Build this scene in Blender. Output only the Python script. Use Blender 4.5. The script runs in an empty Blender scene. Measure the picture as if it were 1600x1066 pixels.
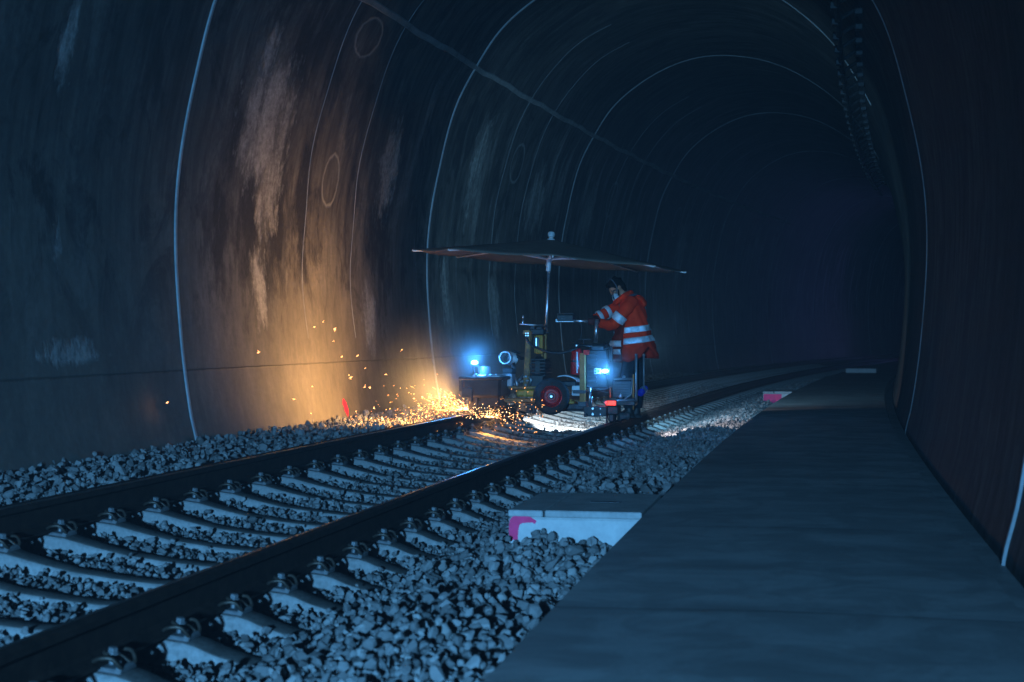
import bpy, bmesh, math, random
import numpy as np
from mathutils import Vector, Matrix
from math import sin, cos, pi, radians, sqrt, atan2

random.seed(7)
rng = np.random.default_rng(7)
SC = bpy.context.scene
COL = SC.collection

# ------------------------------------------------------------------ camera, world, light
CAM_Z = 0.963
cam_d = bpy.data.cameras.new('camera')
cam = bpy.data.objects.new('camera', cam_d)
COL.objects.link(cam)
cam.location = (0, 0, CAM_Z)
cam.rotation_euler = (radians(90) - 0.0011, 0, 0)
cam_d.sensor_width = 36
cam_d.lens = 2345.3 / 1600 * 36
cam_d.clip_start = 0.05
cam_d.clip_end = 400
cam_d.dof.use_dof = True
cam_d.dof.focus_distance = 18.6
cam_d.dof.aperture_fstop = 4.0
SC.camera = cam

SC.view_settings.view_transform = 'Standard'
SC.view_settings.look = 'None'
SC.view_settings.exposure = 0.0
SC.view_settings.gamma = 1.0
SC.cycles.use_denoising = True
SC.cycles.use_adaptive_sampling = True
SC.cycles.adaptive_threshold = 0.03
SC.cycles.max_bounces = 4
SC.cycles.diffuse_bounces = 2
SC.cycles.glossy_bounces = 2
SC.cycles.volume_bounces = 0
SC.cycles.sample_clamp_indirect = 3.0
SC.cycles.caustics_reflective = False
SC.cycles.caustics_refractive = False

world = bpy.data.worlds.new('World')
SC.world = world
world.use_nodes = True
wb = world.node_tree.nodes['Background']
wb.inputs['Color'].default_value = (0.10, 0.16, 0.34, 1)
wb.inputs['Strength'].default_value = 0.10


def lamp(name, kind, loc, power, color, radius=0.05, aim=None, angle=60, blend=1.0, sy=None):
    d = bpy.data.lights.new(name, kind)
    d.energy = power
    d.color = color
    if kind == 'AREA':
        d.shape = 'RECTANGLE'
        d.size = radius
        d.size_y = sy or radius
    else:
        d.shadow_soft_size = radius
    if kind == 'SPOT':
        d.spot_size = radians(angle)
        d.spot_blend = blend
    o = bpy.data.objects.new(name, d)
    COL.objects.link(o)
    o.location = loc
    if aim is not None:
        o.rotation_euler = (Vector(aim) - Vector(loc)).to_track_quat('-Z', 'Y').to_euler()
    return o


def P(u, v, d):
    """a place in the world: d metres down the tunnel, seen in direction (u, v)"""
    return Vector(((u - 800) / 2345.3 * d, d, CAM_Z - (v - 530.4) / 2345.3 * d))


# unseen floodlight behind the camera, inferred from the frontal light
lamp('camera_side_floodlight', 'SPOT', (-1.9, -9.0, 1.9), 17500, (0.128, 0.475, 0.98), 0.22, aim=(-1.3, 11.5, -0.05), angle=41, blend=1.0)
# unseen fill panel added behind the camera to lift the dark tones
lamp('ambient_fill', 'AREA', (0.5, -13.0, 2.8), 240, (0.52, 0.52, 0.74), 5.5, aim=(0.5, 0, 2.4), sy=5.0)
# unseen lamp round the bend, inferred from the violet glow at the far end
lamp('far_lamp', 'POINT', (24.0, 82.0, 2.2), 190, (0.20, 0.22, 1.0), 0.2)
# the burning sparks
lamp('spark_glow', 'POINT', P(716, 643, 18.0), 13, (1.0, 0.47, 0.12), 0.04)
lamp('spark_shower_glow', 'POINT', P(655, 634, 17.4), 7, (1.0, 0.50, 0.13), 0.15)
lamp('spark_cloud_glow', 'SPOT', P(708, 622, 17.85), 740, (1.0, 0.54, 0.17), 0.25, aim=P(535, 566, 18.1), angle=134, blend=1.0)
lamp('spark_spray_glow', 'SPOT', P(764, 644, 17.75), 80, (1.0, 0.46, 0.12), 0.04, aim=P(778, 690, 17.45), angle=105, blend=1.0)
# lamps on the grinder and one added behind it
lamp('front_led', 'POINT', P(741, 561, 18.05), 34, (0.05, 0.34, 1.0), 0.07)
lamp('side_led', 'POINT', P(946, 580, 18.34), 16, (0.06, 0.36, 1.0), 0.03)
lamp('under_floodlight', 'SPOT', P(868, 616, 19.35), 430, (0.80, 0.92, 1.0), 0.02, aim=P(866, 664, 20.6), angle=58, blend=0.4)
lamp('rear_floodlight', 'SPOT', P(1003, 632, 19.6), 210, (0.98, 0.93, 1.0), 0.02, aim=P(1120, 664, 20.8), angle=60, blend=0.4)
lamp('rear_wall_fill', 'SPOT', P(1012, 548, 20.0), 620, (0.26, 0.66, 1.0), 0.04, aim=P(1080, 380, 30), angle=125, blend=1.0)  # unseen lamp added to brighten the wall beyond the grinder
lamp('tail_glow', 'POINT', P(954, 630, 18.60), 0.35, (1.0, 0.05, 0.03), 0.02)

# ------------------------------------------------------------------ track geometry
X0, TH, KAPPA, CANT = -3.4422, 0.1828, 0.0022758, 0.10685


def track(s, n, z=0.0):
    a = TH + KAPPA * s
    x = X0 + (cos(TH) - cos(a)) / KAPPA
    y = (sin(a) - sin(TH)) / KAPPA
    return Vector((x + n * cos(a), y - n * sin(a), z))


def track_np(s, n):
    a = TH + KAPPA * s
    x = X0 + (np.cos(TH) - np.cos(a)) / KAPPA + n * np.cos(a)
    y = (np.sin(a) - np.sin(TH)) / KAPPA - n * np.sin(a)
    return x, y


def heading(s):
    return TH + KAPPA * s


# ------------------------------------------------------------------ object helpers
def tag(o, label=None, cat=None, group=None, kind=None):
    if label: o['label'] = label
    if cat: o['category'] = cat
    if group: o['group'] = group
    if kind: o['kind'] = kind
    return o


def link(name, mesh, mat=None, parent=None):
    o = bpy.data.objects.new(name, mesh)
    COL.objects.link(o)
    if mat is not None:
        for m in (mat if isinstance(mat, (list, tuple)) else [mat]):
            mesh.materials.append(m)
    if parent is not None:
        o.parent = parent
        o.matrix_parent_inverse = Matrix.Translation(parent.location).inverted() if parent.rotation_euler.to_quaternion().angle < 1e-6 else parent.matrix_basis.inverted()
    return o


def finish(name, bm, mat=None, parent=None, smooth=False, angle=None):
    me = bpy.data.meshes.new(name)
    bmesh.ops.recalc_face_normals(bm, faces=bm.faces)
    if angle is not None:
        for f in bm.faces: f.smooth = True
        for e in bm.edges:
            if len(e.link_faces) == 2 and e.calc_face_angle(0) > radians(angle): e.smooth = False
    elif smooth:
        for f in bm.faces: f.smooth = True
    bm.to_mesh(me)
    bm.free()
    return link(name, me, mat, parent)


def empty(name, loc, label=None, cat=None, group=None):
    o = bpy.data.objects.new(name, None)
    COL.objects.link(o)
    o.location = loc
    o.empty_display_size = 0.2
    return tag(o, label, cat, group)


def add_box(bm, c, size, yaw=0.0, bev=0.006, rot=None, mi=0):
    t = bmesh.new()
    bmesh.ops.create_cube(t, size=1.0)
    bmesh.ops.scale(t, vec=Vector(size), verts=t.verts)
    if bev > 0:
        bmesh.ops.bevel(t, geom=list(t.edges), offset=min(bev, min(size) * 0.4), segments=1, affect='EDGES', profile=0.5)
    R = rot.to_4x4() if rot is not None else Matrix.Rotation(yaw, 4, 'Z')
    merge(bm, t, Matrix.Translation(Vector(c)) @ R, mi)


def merge(bm, t, M, mi=0):
    vm = {}
    for v in t.verts: vm[v] = bm.verts.new(M @ v.co)
    for f in t.faces:
        try:
            nf = bm.faces.new([vm[v] for v in f.verts])
            nf.material_index = mi
            nf.smooth = f.smooth
        except ValueError:
            pass
    t.free()


def frame_for(d):
    d = d.normalized()
    up = Vector((0, 0, 1)) if abs(d.z) < 0.95 else Vector((0, 1, 0))
    x = d.cross(up).normalized()
    return x, x.cross(d).normalized()


def add_tube(bm, pts, r, seg=8, caps=True, mi=0, squash=1.0):
    pts = [Vector(p) for p in pts]
    rs = r if isinstance(r, (list, tuple)) else [r] * len(pts)
    rings = []
    px = None
    for i, p in enumerate(pts):
        d = (pts[min(i + 1, len(pts) - 1)] - pts[max(i - 1, 0)])
        if d.length < 1e-9: d = Vector((0, 0, 1))
        d.normalize()
        if px is None:
            x, y = frame_for(d)
        else:
            x = (px - d * px.dot(d))
            x = x.normalized() if x.length > 1e-6 else frame_for(d)[0]
            y = x.cross(d).normalized()
        px = x
        rings.append([bm.verts.new(p + (x * cos(2 * pi * k / seg) + y * sin(2 * pi * k / seg) * squash) * rs[i]) for k in range(seg)])
    for a, b in zip(rings[:-1], rings[1:]):
        for k in range(seg):
            f = bm.faces.new((a[k], a[(k + 1) % seg], b[(k + 1) % seg], b[k]))
            f.material_index = mi
    if caps:
        for ring in (rings[0][::-1], rings[-1]):
            f = bm.faces.new(ring)
            f.material_index = mi


def add_lathe(bm, p0, axis, prof, seg=24, mi=0, caps=True):
    """prof: (distance along the axis, radius)"""
    axis = Vector(axis).normalized()
    x, y = frame_for(axis)
    p0 = Vector(p0)
    rings = []
    for h, r in prof:
        if r < 1e-5:
            rings.append([bm.verts.new(p0 + axis * h)])
        else:
            rings.append([bm.verts.new(p0 + axis * h + (x * cos(2 * pi * k / seg) + y * sin(2 * pi * k / seg)) * r) for k in range(seg)])
    for a, b in zip(rings[:-1], rings[1:]):
        for k in range(seg):
            k2 = (k + 1) % seg
            if len(a) == 1 and len(b) == 1: continue
            if len(a) == 1: f = bm.faces.new((a[0], b[k2], b[k]))
            elif len(b) == 1: f = bm.faces.new((a[k], a[k2], b[0]))
            else: f = bm.faces.new((a[k], a[k2], b[k2], b[k]))
            f.material_index = mi
    if caps and len(rings[0]) > 1: bm.faces.new(rings[0][::-1])
    if caps and len(rings[-1]) > 1: bm.faces.new(rings[-1])


def add_ball(bm, c, r, seg=16, rot=None, mi=0):
    t = bmesh.new()
    bmesh.ops.create_uvsphere(t, u_segments=seg, v_segments=max(6, seg // 2), radius=1.0)
    r = r if isinstance(r, (tuple, list)) else (r, r, r)
    M = Matrix.Translation(Vector(c)) @ (rot.to_4x4() if rot is not None else Matrix()) @ Matrix.Diagonal((r[0], r[1], r[2], 1))
    merge(bm, t, M, mi)


def spline(pts, per=6):
    pts = [Vector(p) for p in pts]
    out = []
    for i in range(len(pts) - 1):
        p0 = pts[max(i - 1, 0)]; p1 = pts[i]; p2 = pts[i + 1]; p3 = pts[min(i + 2, len(pts) - 1)]
        for k in range(per):
            t = k / per
            out.append(0.5 * ((2 * p1) + (p2 - p0) * t + (2 * p0 - 5 * p1 + 4 * p2 - p3) * t * t + (3 * p1 - p0 - 3 * p2 + p3) * t ** 3))
    out.append(pts[-1])
    return out


def np_mesh(name, verts, faces, smooth=False):
    me = bpy.data.meshes.new(name)
    verts = np.asarray(verts, dtype=np.float32)
    me.vertices.add(len(verts))
    me.vertices.foreach_set('co', verts.ravel())
    faces = np.asarray(faces, dtype=np.int32)
    nf, k = faces.shape
    me.loops.add(nf * k)
    me.loops.foreach_set('vertex_index', faces.ravel())
    me.polygons.add(nf)
    me.polygons.foreach_set('loop_start', np.arange(0, nf * k, k, dtype=np.int32))
    me.polygons.foreach_set('loop_total', np.full(nf, k, dtype=np.int32))
    me.polygons.foreach_set('use_smooth', np.full(nf, smooth, dtype=bool))
    me.update(calc_edges=True)
    me.validate()
    return me


# ------------------------------------------------------------------ materials
class NT:
    def __init__(self, name):
        self.m = bpy.data.materials.new(name)
        self.m.use_nodes = True
        self.t = self.m.node_tree
        self.b = self.t.nodes['Principled BSDF']

    def n(self, kind, **kw):
        nd = self.t.nodes.new(kind)
        for k, v in kw.items(): setattr(nd, k, v)
        return nd

    def l(self, a, b): self.t.links.new(a, b)

    def val(self, sock, v):
        if isinstance(v, bpy.types.NodeSocket): self.l(v, sock)
        else: sock.default_value = v

    def math(self, op, a, b=None, c=None, clamp=False):
        nd = self.n('ShaderNodeMath', operation=op, use_clamp=clamp)
        self.val(nd.inputs[0], a)
        if b is not None: self.val(nd.inputs[1], b)
        if c is not None: self.val(nd.inputs[2], c)
        return nd.outputs[0]

    def coord(self, kind='Object'):
        return self.n('ShaderNodeTexCoord').outputs[kind]

    def map(self, src, scale=(1, 1, 1), loc=(0, 0, 0)):
        nd = self.n('ShaderNodeMapping')
        self.l(src, nd.inputs['Vector'])
        nd.inputs['Scale'].default_value = scale
        nd.inputs['Location'].default_value = loc
        return nd.outputs[0]

    def noise(self, src, scale, detail=4, rough=0.55, dist=0.0):
        nd = self.n('ShaderNodeTexNoise')
        self.l(src, nd.inputs['Vector'])
        nd.inputs['Scale'].default_value = scale
        nd.inputs['Detail'].default_value = detail
        nd.inputs['Roughness'].default_value = rough
        nd.inputs['Distortion'].default_value = dist
        return nd.outputs[0]

    def ramp(self, fac, stops):
        nd = self.n('ShaderNodeValToRGB')
        self.l(fac, nd.inputs[0])
        el = nd.color_ramp.elements
        while len(el) > 1: el.remove(el[0])
        for i, (p, c) in enumerate(stops):
            e = el[0] if i == 0 else el.new(p)
            e.position = p
            e.color = (*c, 1) if isinstance(c, (tuple, list)) else (c, c, c, 1)
        return nd.outputs[0]

    def mix(self, fac, a, b, mode='MIX'):
        nd = self.n('ShaderNodeMix', data_type='RGBA', blend_type=mode)
        self.val(nd.inputs[0], fac)
        for sock, v in ((nd.inputs[6], a), (nd.inputs[7], b)):
            if isinstance(v, bpy.types.NodeSocket): self.l(v, sock)
            else: sock.default_value = (*v, 1)
        return nd.outputs[2]

    def bump(self, height, strength=0.3, dist=0.02, normal=None):
        nd = self.n('ShaderNodeBump')
        self.l(height, nd.inputs['Height'])
        nd.inputs['Strength'].default_value = strength
        nd.inputs['Distance'].default_value = dist
        if normal is not None: self.l(normal, nd.inputs['Normal'])
        self.l(nd.outputs[0], self.b.inputs['Normal'])
        return nd.outputs[0]

    def set(self, color=None, rough=None, metal=None, spec=None):
        if color is not None:
            if isinstance(color, bpy.types.NodeSocket): self.l(color, self.b.inputs['Base Color'])
            else: self.b.inputs['Base Color'].default_value = (*color, 1)
        if rough is not None: self.val(self.b.inputs['Roughness'], rough)
        if metal is not None: self.b.inputs['Metallic'].default_value = metal
        if spec is not None: self.b.inputs['Specular IOR Level'].default_value = spec
        return self.m


def worn(name, c0, c1, rough=0.5, metal=0.0, scale=9, bump=0.12, spec=0.5):
    """a used surface: two tones in worn patches, uneven gloss"""
    t = NT(name)
    o = t.coord('Object')
    a = t.noise(o, scale, 6, 0.65, 0.3)
    b = t.noise(o, scale * 7, 3, 0.6)
    f = t.math('ADD', a, t.math('MULTIPLY', t.math('SUBTRACT', b, 0.5), 0.5))
    col = t.ramp(f, [(0.34, c0), (0.66, c1)])
    r = t.math('ADD', t.math('MULTIPLY', b, 0.3), rough - 0.15, clamp=True)
    t.bump(b, bump, 0.004)
    return t.set(col, r, metal, spec)


def glow(name, color, strength):
    t = NT(name)
    t.set(tuple(min(1, c) for c in color), 0.4)
    t.b.inputs['Emission Color'].default_value = (*color, 1)
    t.b.inputs['Emission Strength'].default_value = strength
    t.m.cycles.emission_sampling = 'NONE'
    return t.m


M = {}
M['sleeper'] = worn('sleeper_concrete', (0.22, 0.216, 0.208), (0.38, 0.372, 0.358), 0.85, 0, 6, 0.35, 0.2)
M['kerb'] = worn('kerb_concrete', (0.46, 0.46, 0.45), (0.58, 0.58, 0.56), 0.85, 0, 4, 0.25, 0.2)
M['rust'] = worn('rusty_rail_steel', (0.022, 0.014, 0.011), (0.050, 0.030, 0.022), 0.75, 0.2, 14, 0.3, 0.25)
M['rail_head'] = worn('polished_rail_head', (0.30, 0.29, 0.28), (0.45, 0.44, 0.43), 0.30, 1.0, 20, 0.05)
M['clip'] = worn('sprung_steel', (0.05, 0.036, 0.027), (0.12, 0.09, 0.07), 0.5, 0.6, 30, 0.2)
M['bolt'] = worn('galvanised_bolt', (0.14, 0.143, 0.147), (0.26, 0.263, 0.267), 0.5, 0.5, 40, 0.2)
M['plate'] = worn('guide_plate_plastic', (0.10, 0.10, 0.105), (0.19, 0.19, 0.19), 0.7, 0, 20, 0.2)
M['strip'] = worn('joint_seal', (0.30, 0.31, 0.32), (0.44, 0.46, 0.47), 0.6, 0, 3, 0.2)
M['strip_grey'] = worn('dusty_joint_seal', (0.18, 0.185, 0.19), (0.34, 0.35, 0.355), 0.7, 0, 2, 0.2)
M['seam'] = worn('seam_concrete', (0.12, 0.12, 0.12), (0.24, 0.24, 0.24), 0.8, 0, 1.5, 0.2)
M['steel_dark'] = worn('dark_painted_steel', (0.020, 0.021, 0.023), (0.055, 0.055, 0.058), 0.5, 0.4, 12)
M['steel'] = worn('bare_steel', (0.35, 0.36, 0.37), (0.58, 0.59, 0.60), 0.36, 0.9, 16)
M['alu'] = worn('anodised_tube', (0.55, 0.57, 0.60), (0.72, 0.74, 0.76), 0.30, 0.9, 16, 0.04)
M['yellow'] = worn('worn_yellow_paint', (0.11, 0.045, 0.014), (0.48, 0.19, 0.025), 0.5, 0.1, 14)
M['yellow_clean'] = worn('yellow_paint', (0.50, 0.23, 0.015), (0.74, 0.36, 0.025), 0.45, 0.0, 8)
M['wood'] = worn('ochre_post_paint', (0.38, 0.17, 0.045), (0.56, 0.26, 0.075), 0.6, 0, 10)
M['orange_strap'] = worn('orange_strap', (0.40, 0.12, 0.02), (0.55, 0.18, 0.03), 0.7, 0, 10)
M['hood'] = worn('sooty_hood_steel', (0.016, 0.013, 0.012), (0.050, 0.036, 0.029), 0.6, 0.3, 7)
M['grey_plate'] = worn('grey_sheet_metal', (0.25, 0.26, 0.28), (0.36, 0.37, 0.39), 0.45, 0.5, 8)
M['tyre'] = worn('tyre_rubber', (0.018, 0.019, 0.020), (0.045, 0.046, 0.048), 0.8, 0, 16, 0.3, 0.3)
M['rim'] = worn('red_wheel_rim', (0.30, 0.018, 0.022), (0.48, 0.035, 0.04), 0.4, 0.0, 10)
M['red'] = worn('extinguisher_red', (0.45, 0.012, 0.015), (0.62, 0.02, 0.022), 0.3, 0.0, 6, 0.03)
M['black'] = worn('black_plastic', (0.012, 0.012, 0.013), (0.035, 0.036, 0.038), 0.5, 0, 12)
M['hose'] = worn('black_hose', (0.012, 0.012, 0.013), (0.03, 0.03, 0.03), 0.5, 0, 12)
M['cabinet'] = worn('dark_blue_cabinet', (0.025, 0.038, 0.050), (0.055, 0.075, 0.092), 0.4, 0.2, 8)
M['white_part'] = worn('white_paint', (0.60, 0.60, 0.59), (0.80, 0.80, 0.78), 0.5, 0, 8)
M['blue_part'] = worn('blue_plastic', (0.01, 0.03, 0.45), (0.02, 0.07, 0.65), 0.4, 0, 8)
M['led'] = glow('led_lens', (0.30, 0.66, 1.0), 14)
M['led_dim'] = glow('led_side_strip', (0.25, 0.62, 1.0), 6)
M['tail'] = glow('tail_lens', (1.0, 0.06, 0.03), 1.6)
M['label_red'] = worn('red_reflector', (0.65, 0.02, 0.02), (0.85, 0.03, 0.03), 0.25, 0, 6, 0.02)
M['spark'] = glow('burning_spark', (1.0, 0.36, 0.09), 4.5)
M['spark_hot'] = glow('white_hot_spark', (1.0, 0.58, 0.24), 10)
M['spark_lone'] = glow('lone_spark', (1.0, 0.46, 0.15), 7)
M['pink'] = worn('pink_marker_paint', (0.86, 0.012, 0.13), (1.0, 0.025, 0.18), 0.6, 0, 25, 0.05)
M['red_paint'] = worn('red_marker_paint', (0.75, 0.012, 0.05), (0.88, 0.02, 0.08), 0.6, 0, 25, 0.05)
M['canopy'] = worn('brown_canopy_cloth', (0.20, 0.155, 0.12), (0.25, 0.195, 0.155), 0.9, 0, 5, 0.08, 0.1)
M['rib'] = worn('pale_rib', (0.70, 0.66, 0.60), (0.85, 0.81, 0.74), 0.5, 0, 12)
M['hi_vis'] = worn('hi_vis_orange_cloth', (0.94, 0.032, 0.006), (1.0, 0.050, 0.008), 0.85, 0, 8, 0.25, 0.15)
M['hi_vis_shaded'] = worn('shaded_orange_cloth', (0.15, 0.022, 0.014), (0.26, 0.035, 0.02), 0.9, 0, 12, 0.25, 0.1)  # the orange darkened to stand for shade on the front flap
M['reflective'] = worn('reflective_tape', (0.62, 0.64, 0.66), (0.86, 0.88, 0.90), 0.5, 0.2, 26, 0.1)
M['skin'] = worn('skin', (0.42, 0.17, 0.09), (0.52, 0.23, 0.13), 0.55, 0, 30, 0.1)
M['hair'] = worn('dark_hair', (0.006, 0.005, 0.0045), (0.016, 0.012, 0.010), 0.9, 0, 60, 0.5, 0.1)
M['mask'] = worn('white_respirator', (0.55, 0.57, 0.60), (0.72, 0.74, 0.76), 0.7, 0, 20, 0.1)
M['strap'] = worn('grey_strap', (0.07, 0.085, 0.11), (0.13, 0.15, 0.18), 0.7, 0, 20, 0.1)
M['trousers'] = worn('dark_trousers', (0.014, 0.018, 0.024), (0.035, 0.042, 0.050), 0.9, 0, 12, 0.3, 0.1)
M['glove'] = worn('maroon_glove', (0.085, 0.018, 0.016), (0.16, 0.032, 0.026), 0.8, 0, 20, 0.2)
M['boot'] = worn('black_boot', (0.012, 0.012, 0.012), (0.03, 0.03, 0.03), 0.5, 0, 20, 0.2)


def stone_material():
    t = NT('ballast_stone')
    a = t.n('ShaderNodeAttribute', attribute_name='tone')
    o = t.coord('Object')
    n1 = t.noise(o, 34, 4, 0.65)
    n2 = t.noise(o, 160, 3, 0.6)
    tone = t.math('ADD', a.outputs['Fac'], t.math('MULTIPLY', t.math('SUBTRACT', n1, 0.5), 0.5))
    col = t.ramp(tone, [(0.0, (0.09, 0.086, 0.082)), (0.45, (0.18, 0.175, 0.17)), (0.8, (0.26, 0.253, 0.245)), (1.0, (0.36, 0.35, 0.33))])
    t.bump(t.math('ADD', n1, t.math('MULTIPLY', n2, 0.4)), 0.45, 0.006)
    return t.set(col, 0.85, 0, 0.25)


def bed_material():
    t = NT('ballast_bed')
    o = t.coord('Object')
    n1 = t.noise(o, 22, 5, 0.7)
    col = t.ramp(n1, [(0.35, (0.09, 0.087, 0.084)), (0.7, (0.23, 0.224, 0.216))])
    t.bump(n1, 0.8, 0.05)
    return t.set(col, 0.95, 0, 0.1)


def walkway_material():
    t = NT('walkway_concrete')
    uv = t.n('ShaderNodeUVMap', uv_map='UVMap').outputs[0]
    broom = t.noise(t.map(uv, (1.3, 0.30, 1)), 2.0, 4, 0.6, 0.8)
    big = t.noise(uv, 0.55, 3, 0.6, 0.5)
    fine = t.noise(uv, 60, 2, 0.7)
    col = t.ramp(t.math('ADD', t.math('MULTIPLY', broom, 0.55), t.math('MULTIPLY', big, 0.45)),
                 [(0.36, (0.31, 0.31, 0.303)), (0.5, (0.40, 0.40, 0.39)), (0.64, (0.49, 0.49, 0.475))])
    fc = t.ramp(fine, [(0.3, 0.85), (0.7, 1.0)])
    col = t.mix(1.0, col, fc, 'MULTIPLY')
    sp = t.n('ShaderNodeSeparateXYZ')
    t.l(uv, sp.inputs[0])
    js = t.math('ADD', sp.outputs[0], t.math('MULTIPLY', t.math('SUBTRACT', big, 0.5), 0.06))
    jd = t.math('ABSOLUTE', t.math('SUBTRACT', t.math('FRACT', t.math('DIVIDE', js, 2.4)), 0.5))
    joint = t.math('SUBTRACT', 1.0, t.math('DIVIDE', jd, 0.0055), clamp=True)
    mott = t.noise(uv, 2.6, 4, 0.7, 0.6)
    col = t.mix(t.ramp(mott, [(0.42, 0.45), (0.58, 0.0)]), col, (0.17, 0.165, 0.16))
    col = t.mix(t.math('MULTIPLY', joint, 0.7), col, (0.05, 0.05, 0.05))
    h = t.math('ADD', broom, t.math('MULTIPLY', fine, 0.05))
    h = t.math('SUBTRACT', h, t.math('MULTIPLY', joint, 0.6))
    t.bump(h, 0.14, 0.02)
    return t.set(col, t.math('ADD', t.math('MULTIPLY', big, 0.25), 0.45), 0, 0.4)


def lining_material():
    """old shotcrete: vertical streaks, soot, flaked pale patches, formwork lines; UV in metres (s, arc length)"""
    t = NT('tunnel_concrete')
    uv = t.n('ShaderNodeUVMap', uv_map='UVMap').outputs[0]
    sep = t.n('ShaderNodeSeparateXYZ')
    t.l(uv, sep.inputs[0])
    S, L = sep.outputs[0], sep.outputs[1]
    big = t.noise(uv, 0.35, 3, 0.6, 0.0)
    streak = t.noise(t.map(uv, (1.8, 0.55, 1)), 1.2, 5, 0.66, 1.2)
    streak2 = t.noise(t.map(uv, (7.0, 0.35, 1), (3, 5, 0)), 1.0, 3, 0.6, 0.0)
    fine = t.noise(uv, 14, 4, 0.65)
    warp0 = t.noise(t.map(uv, (3.2, 1.5, 1)), 1.6, 4, 0.7, 0.0)
    # soot is heavier above the spring line
    hi = t.ramp(t.math('DIVIDE', L, 10.0), [(0.10, 0.0), (0.24, 0.35), (0.38, 0.75), (0.62, 1.0)])
    f = t.math('ADD', t.math('MULTIPLY', streak, 0.22), t.math('ADD', t.math('MULTIPLY', big, 0.40), t.math('MULTIPLY', warp0, 0.38)))
    clean = t.ramp(f, [(0.34, (0.088, 0.077, 0.066)), (0.50, (0.150, 0.130, 0.110)), (0.66, (0.235, 0.203, 0.172))])
    sooty = t.ramp(f, [(0.38, (0.018, 0.017, 0.017)), (0.52, (0.046, 0.043, 0.041)), (0.68, (0.14, 0.13, 0.12))])
    col = t.mix(t.math('MULTIPLY', hi, 0.85), clean, sooty)
    blot = t.noise(t.map(uv, (1.5, 0.95, 1), (11, 3, 0)), 1.0, 5, 0.72, 0.9)
    blotm = t.math('MULTIPLY', t.ramp(blot, [(0.50, 0.0), (0.60, 0.85)]), t.ramp(t.math('DIVIDE', L, 10.0), [(0.12, 0.08), (0.24, 0.8)]))
    col = t.mix(blotm, col, (0.016, 0.015, 0.015))
    # dark runs
    runs = t.ramp(streak2, [(0.46, 1.0), (0.58, 0.5), (0.70, 0.35)])
    col = t.mix(t.math('MULTIPLY', hi, 0.9), col, t.mix(1.0, col, runs, 'MULTIPLY'))
    fc = t.ramp(fine, [(0.25, 0.72), (0.6, 1.0), (0.8, 1.12)])
    col = t.mix(0.8, col, t.mix(1.0, col, fc, 'MULTIPLY'))
    warp = t.math('MULTIPLY', t.math('SUBTRACT', warp0, 0.5), 2.8)

    def field(name, soft, w):
        d = t.n('ShaderNodeAttribute', attribute_name=name).outputs['Fac']
        d = t.math('ADD', d, t.math('MULTIPLY', warp, w))
        return t.math('SUBTRACT', 1.0, t.math('DIVIDE', t.math('SUBTRACT', d, 1.0 - soft), 2 * soft), clamp=True)

    dark = field('dark_field', 0.45, 1.2)
    pale = field('pale_field', 0.30, 1.1)
    # drip fringes on the pale flakes
    scat = t.ramp(t.noise(t.map(uv, (1.9, 0.36, 1), (7, 2, 0)), 1.0, 3, 0.6, 0.0), [(0.54, 0.0), (0.64, 1.0)])
    scat = t.math('MULTIPLY', scat, t.math('MULTIPLY', t.ramp(t.math('DIVIDE', L, 10.0), [(0.10, 0.0), (0.24, 0.7), (0.50, 0.8), (0.60, 0.1)]), t.ramp(t.math('DIVIDE', S, 60.0), [(0.33, 0.25), (0.45, 0.9)])))
    col = t.mix(t.math('MULTIPLY', dark, 0.9), col, (0.014, 0.012, 0.011))
    palec = t.ramp(t.math('ADD', t.math('MULTIPLY', fine, 0.4), t.math('MULTIPLY', streak, 0.6)), [(0.40, (0.11, 0.103, 0.096)), (0.60, (0.42, 0.395, 0.37))])
    col = t.mix(t.math('MULTIPLY', t.math('MAXIMUM', pale, scat), 0.9), col, palec)

    od = t.n('ShaderNodeAttribute', attribute_name='oval_field').outputs['Fac']
    od = t.math('ABSOLUTE', t.math('SUBTRACT', t.math('ADD', od, t.math('MULTIPLY', warp, 0.08)), 1.0))
    ov = t.math('SUBTRACT', 1.0, t.math('DIVIDE', od, 0.11), clamp=True)
    col = t.mix(t.math('MULTIPLY', ov, 0.6), col, (0.34, 0.33, 0.31))
    # low pour line and the cracked line near the foot
    wob = t.math('MULTIPLY', warp, 0.04)
    ll = t.math('ABSOLUTE', t.math('SUBTRACT', L, t.math('ADD', 1.15, t.math('MULTIPLY', wob, 0.25))))
    pour = t.math('SUBTRACT', 1.0, t.math('DIVIDE', ll, 0.014), clamp=True)
    lc = t.math('ABSOLUTE', t.math('SUBTRACT', L, t.math('ADD', 0.31, t.math('MULTIPLY', wob, 0.9))))
    crack = t.math('SUBTRACT', 1.0, t.math('DIVIDE', lc, 0.010), clamp=True)
    rng_s = t.math('MULTIPLY', t.math('GREATER_THAN', S, 16.9), t.math('LESS_THAN', S, 20.2))
    crack = t.math('MULTIPLY', crack, rng_s)
    line = t.math('MAXIMUM', t.math('MULTIPLY', pour, 0.55), crack)
    col = t.mix(t.math('MULTIPLY', line, 0.85), col, (0.012, 0.011, 0.010))
    h = t.math('ADD', t.math('MULTIPLY', fine, 0.45), t.math('MULTIPLY', streak, 0.22))
    h = t.math('ADD', h, t.math('MULTIPLY', pale, t.math('ADD', 0.35, t.math('MULTIPLY', fine, 0.6))))
    h = t.math('ADD', h, t.math('MULTIPLY', ov, 0.6))
    h = t.math('SUBTRACT', h, t.math('MULTIPLY', line, 1.0))
    t.bump(h, 0.55, 0.022)
    rough = t.math('ADD', 0.55, t.math('MULTIPLY', fine, 0.3))
    return t.set(col, rough, 0, 0.35)


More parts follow.
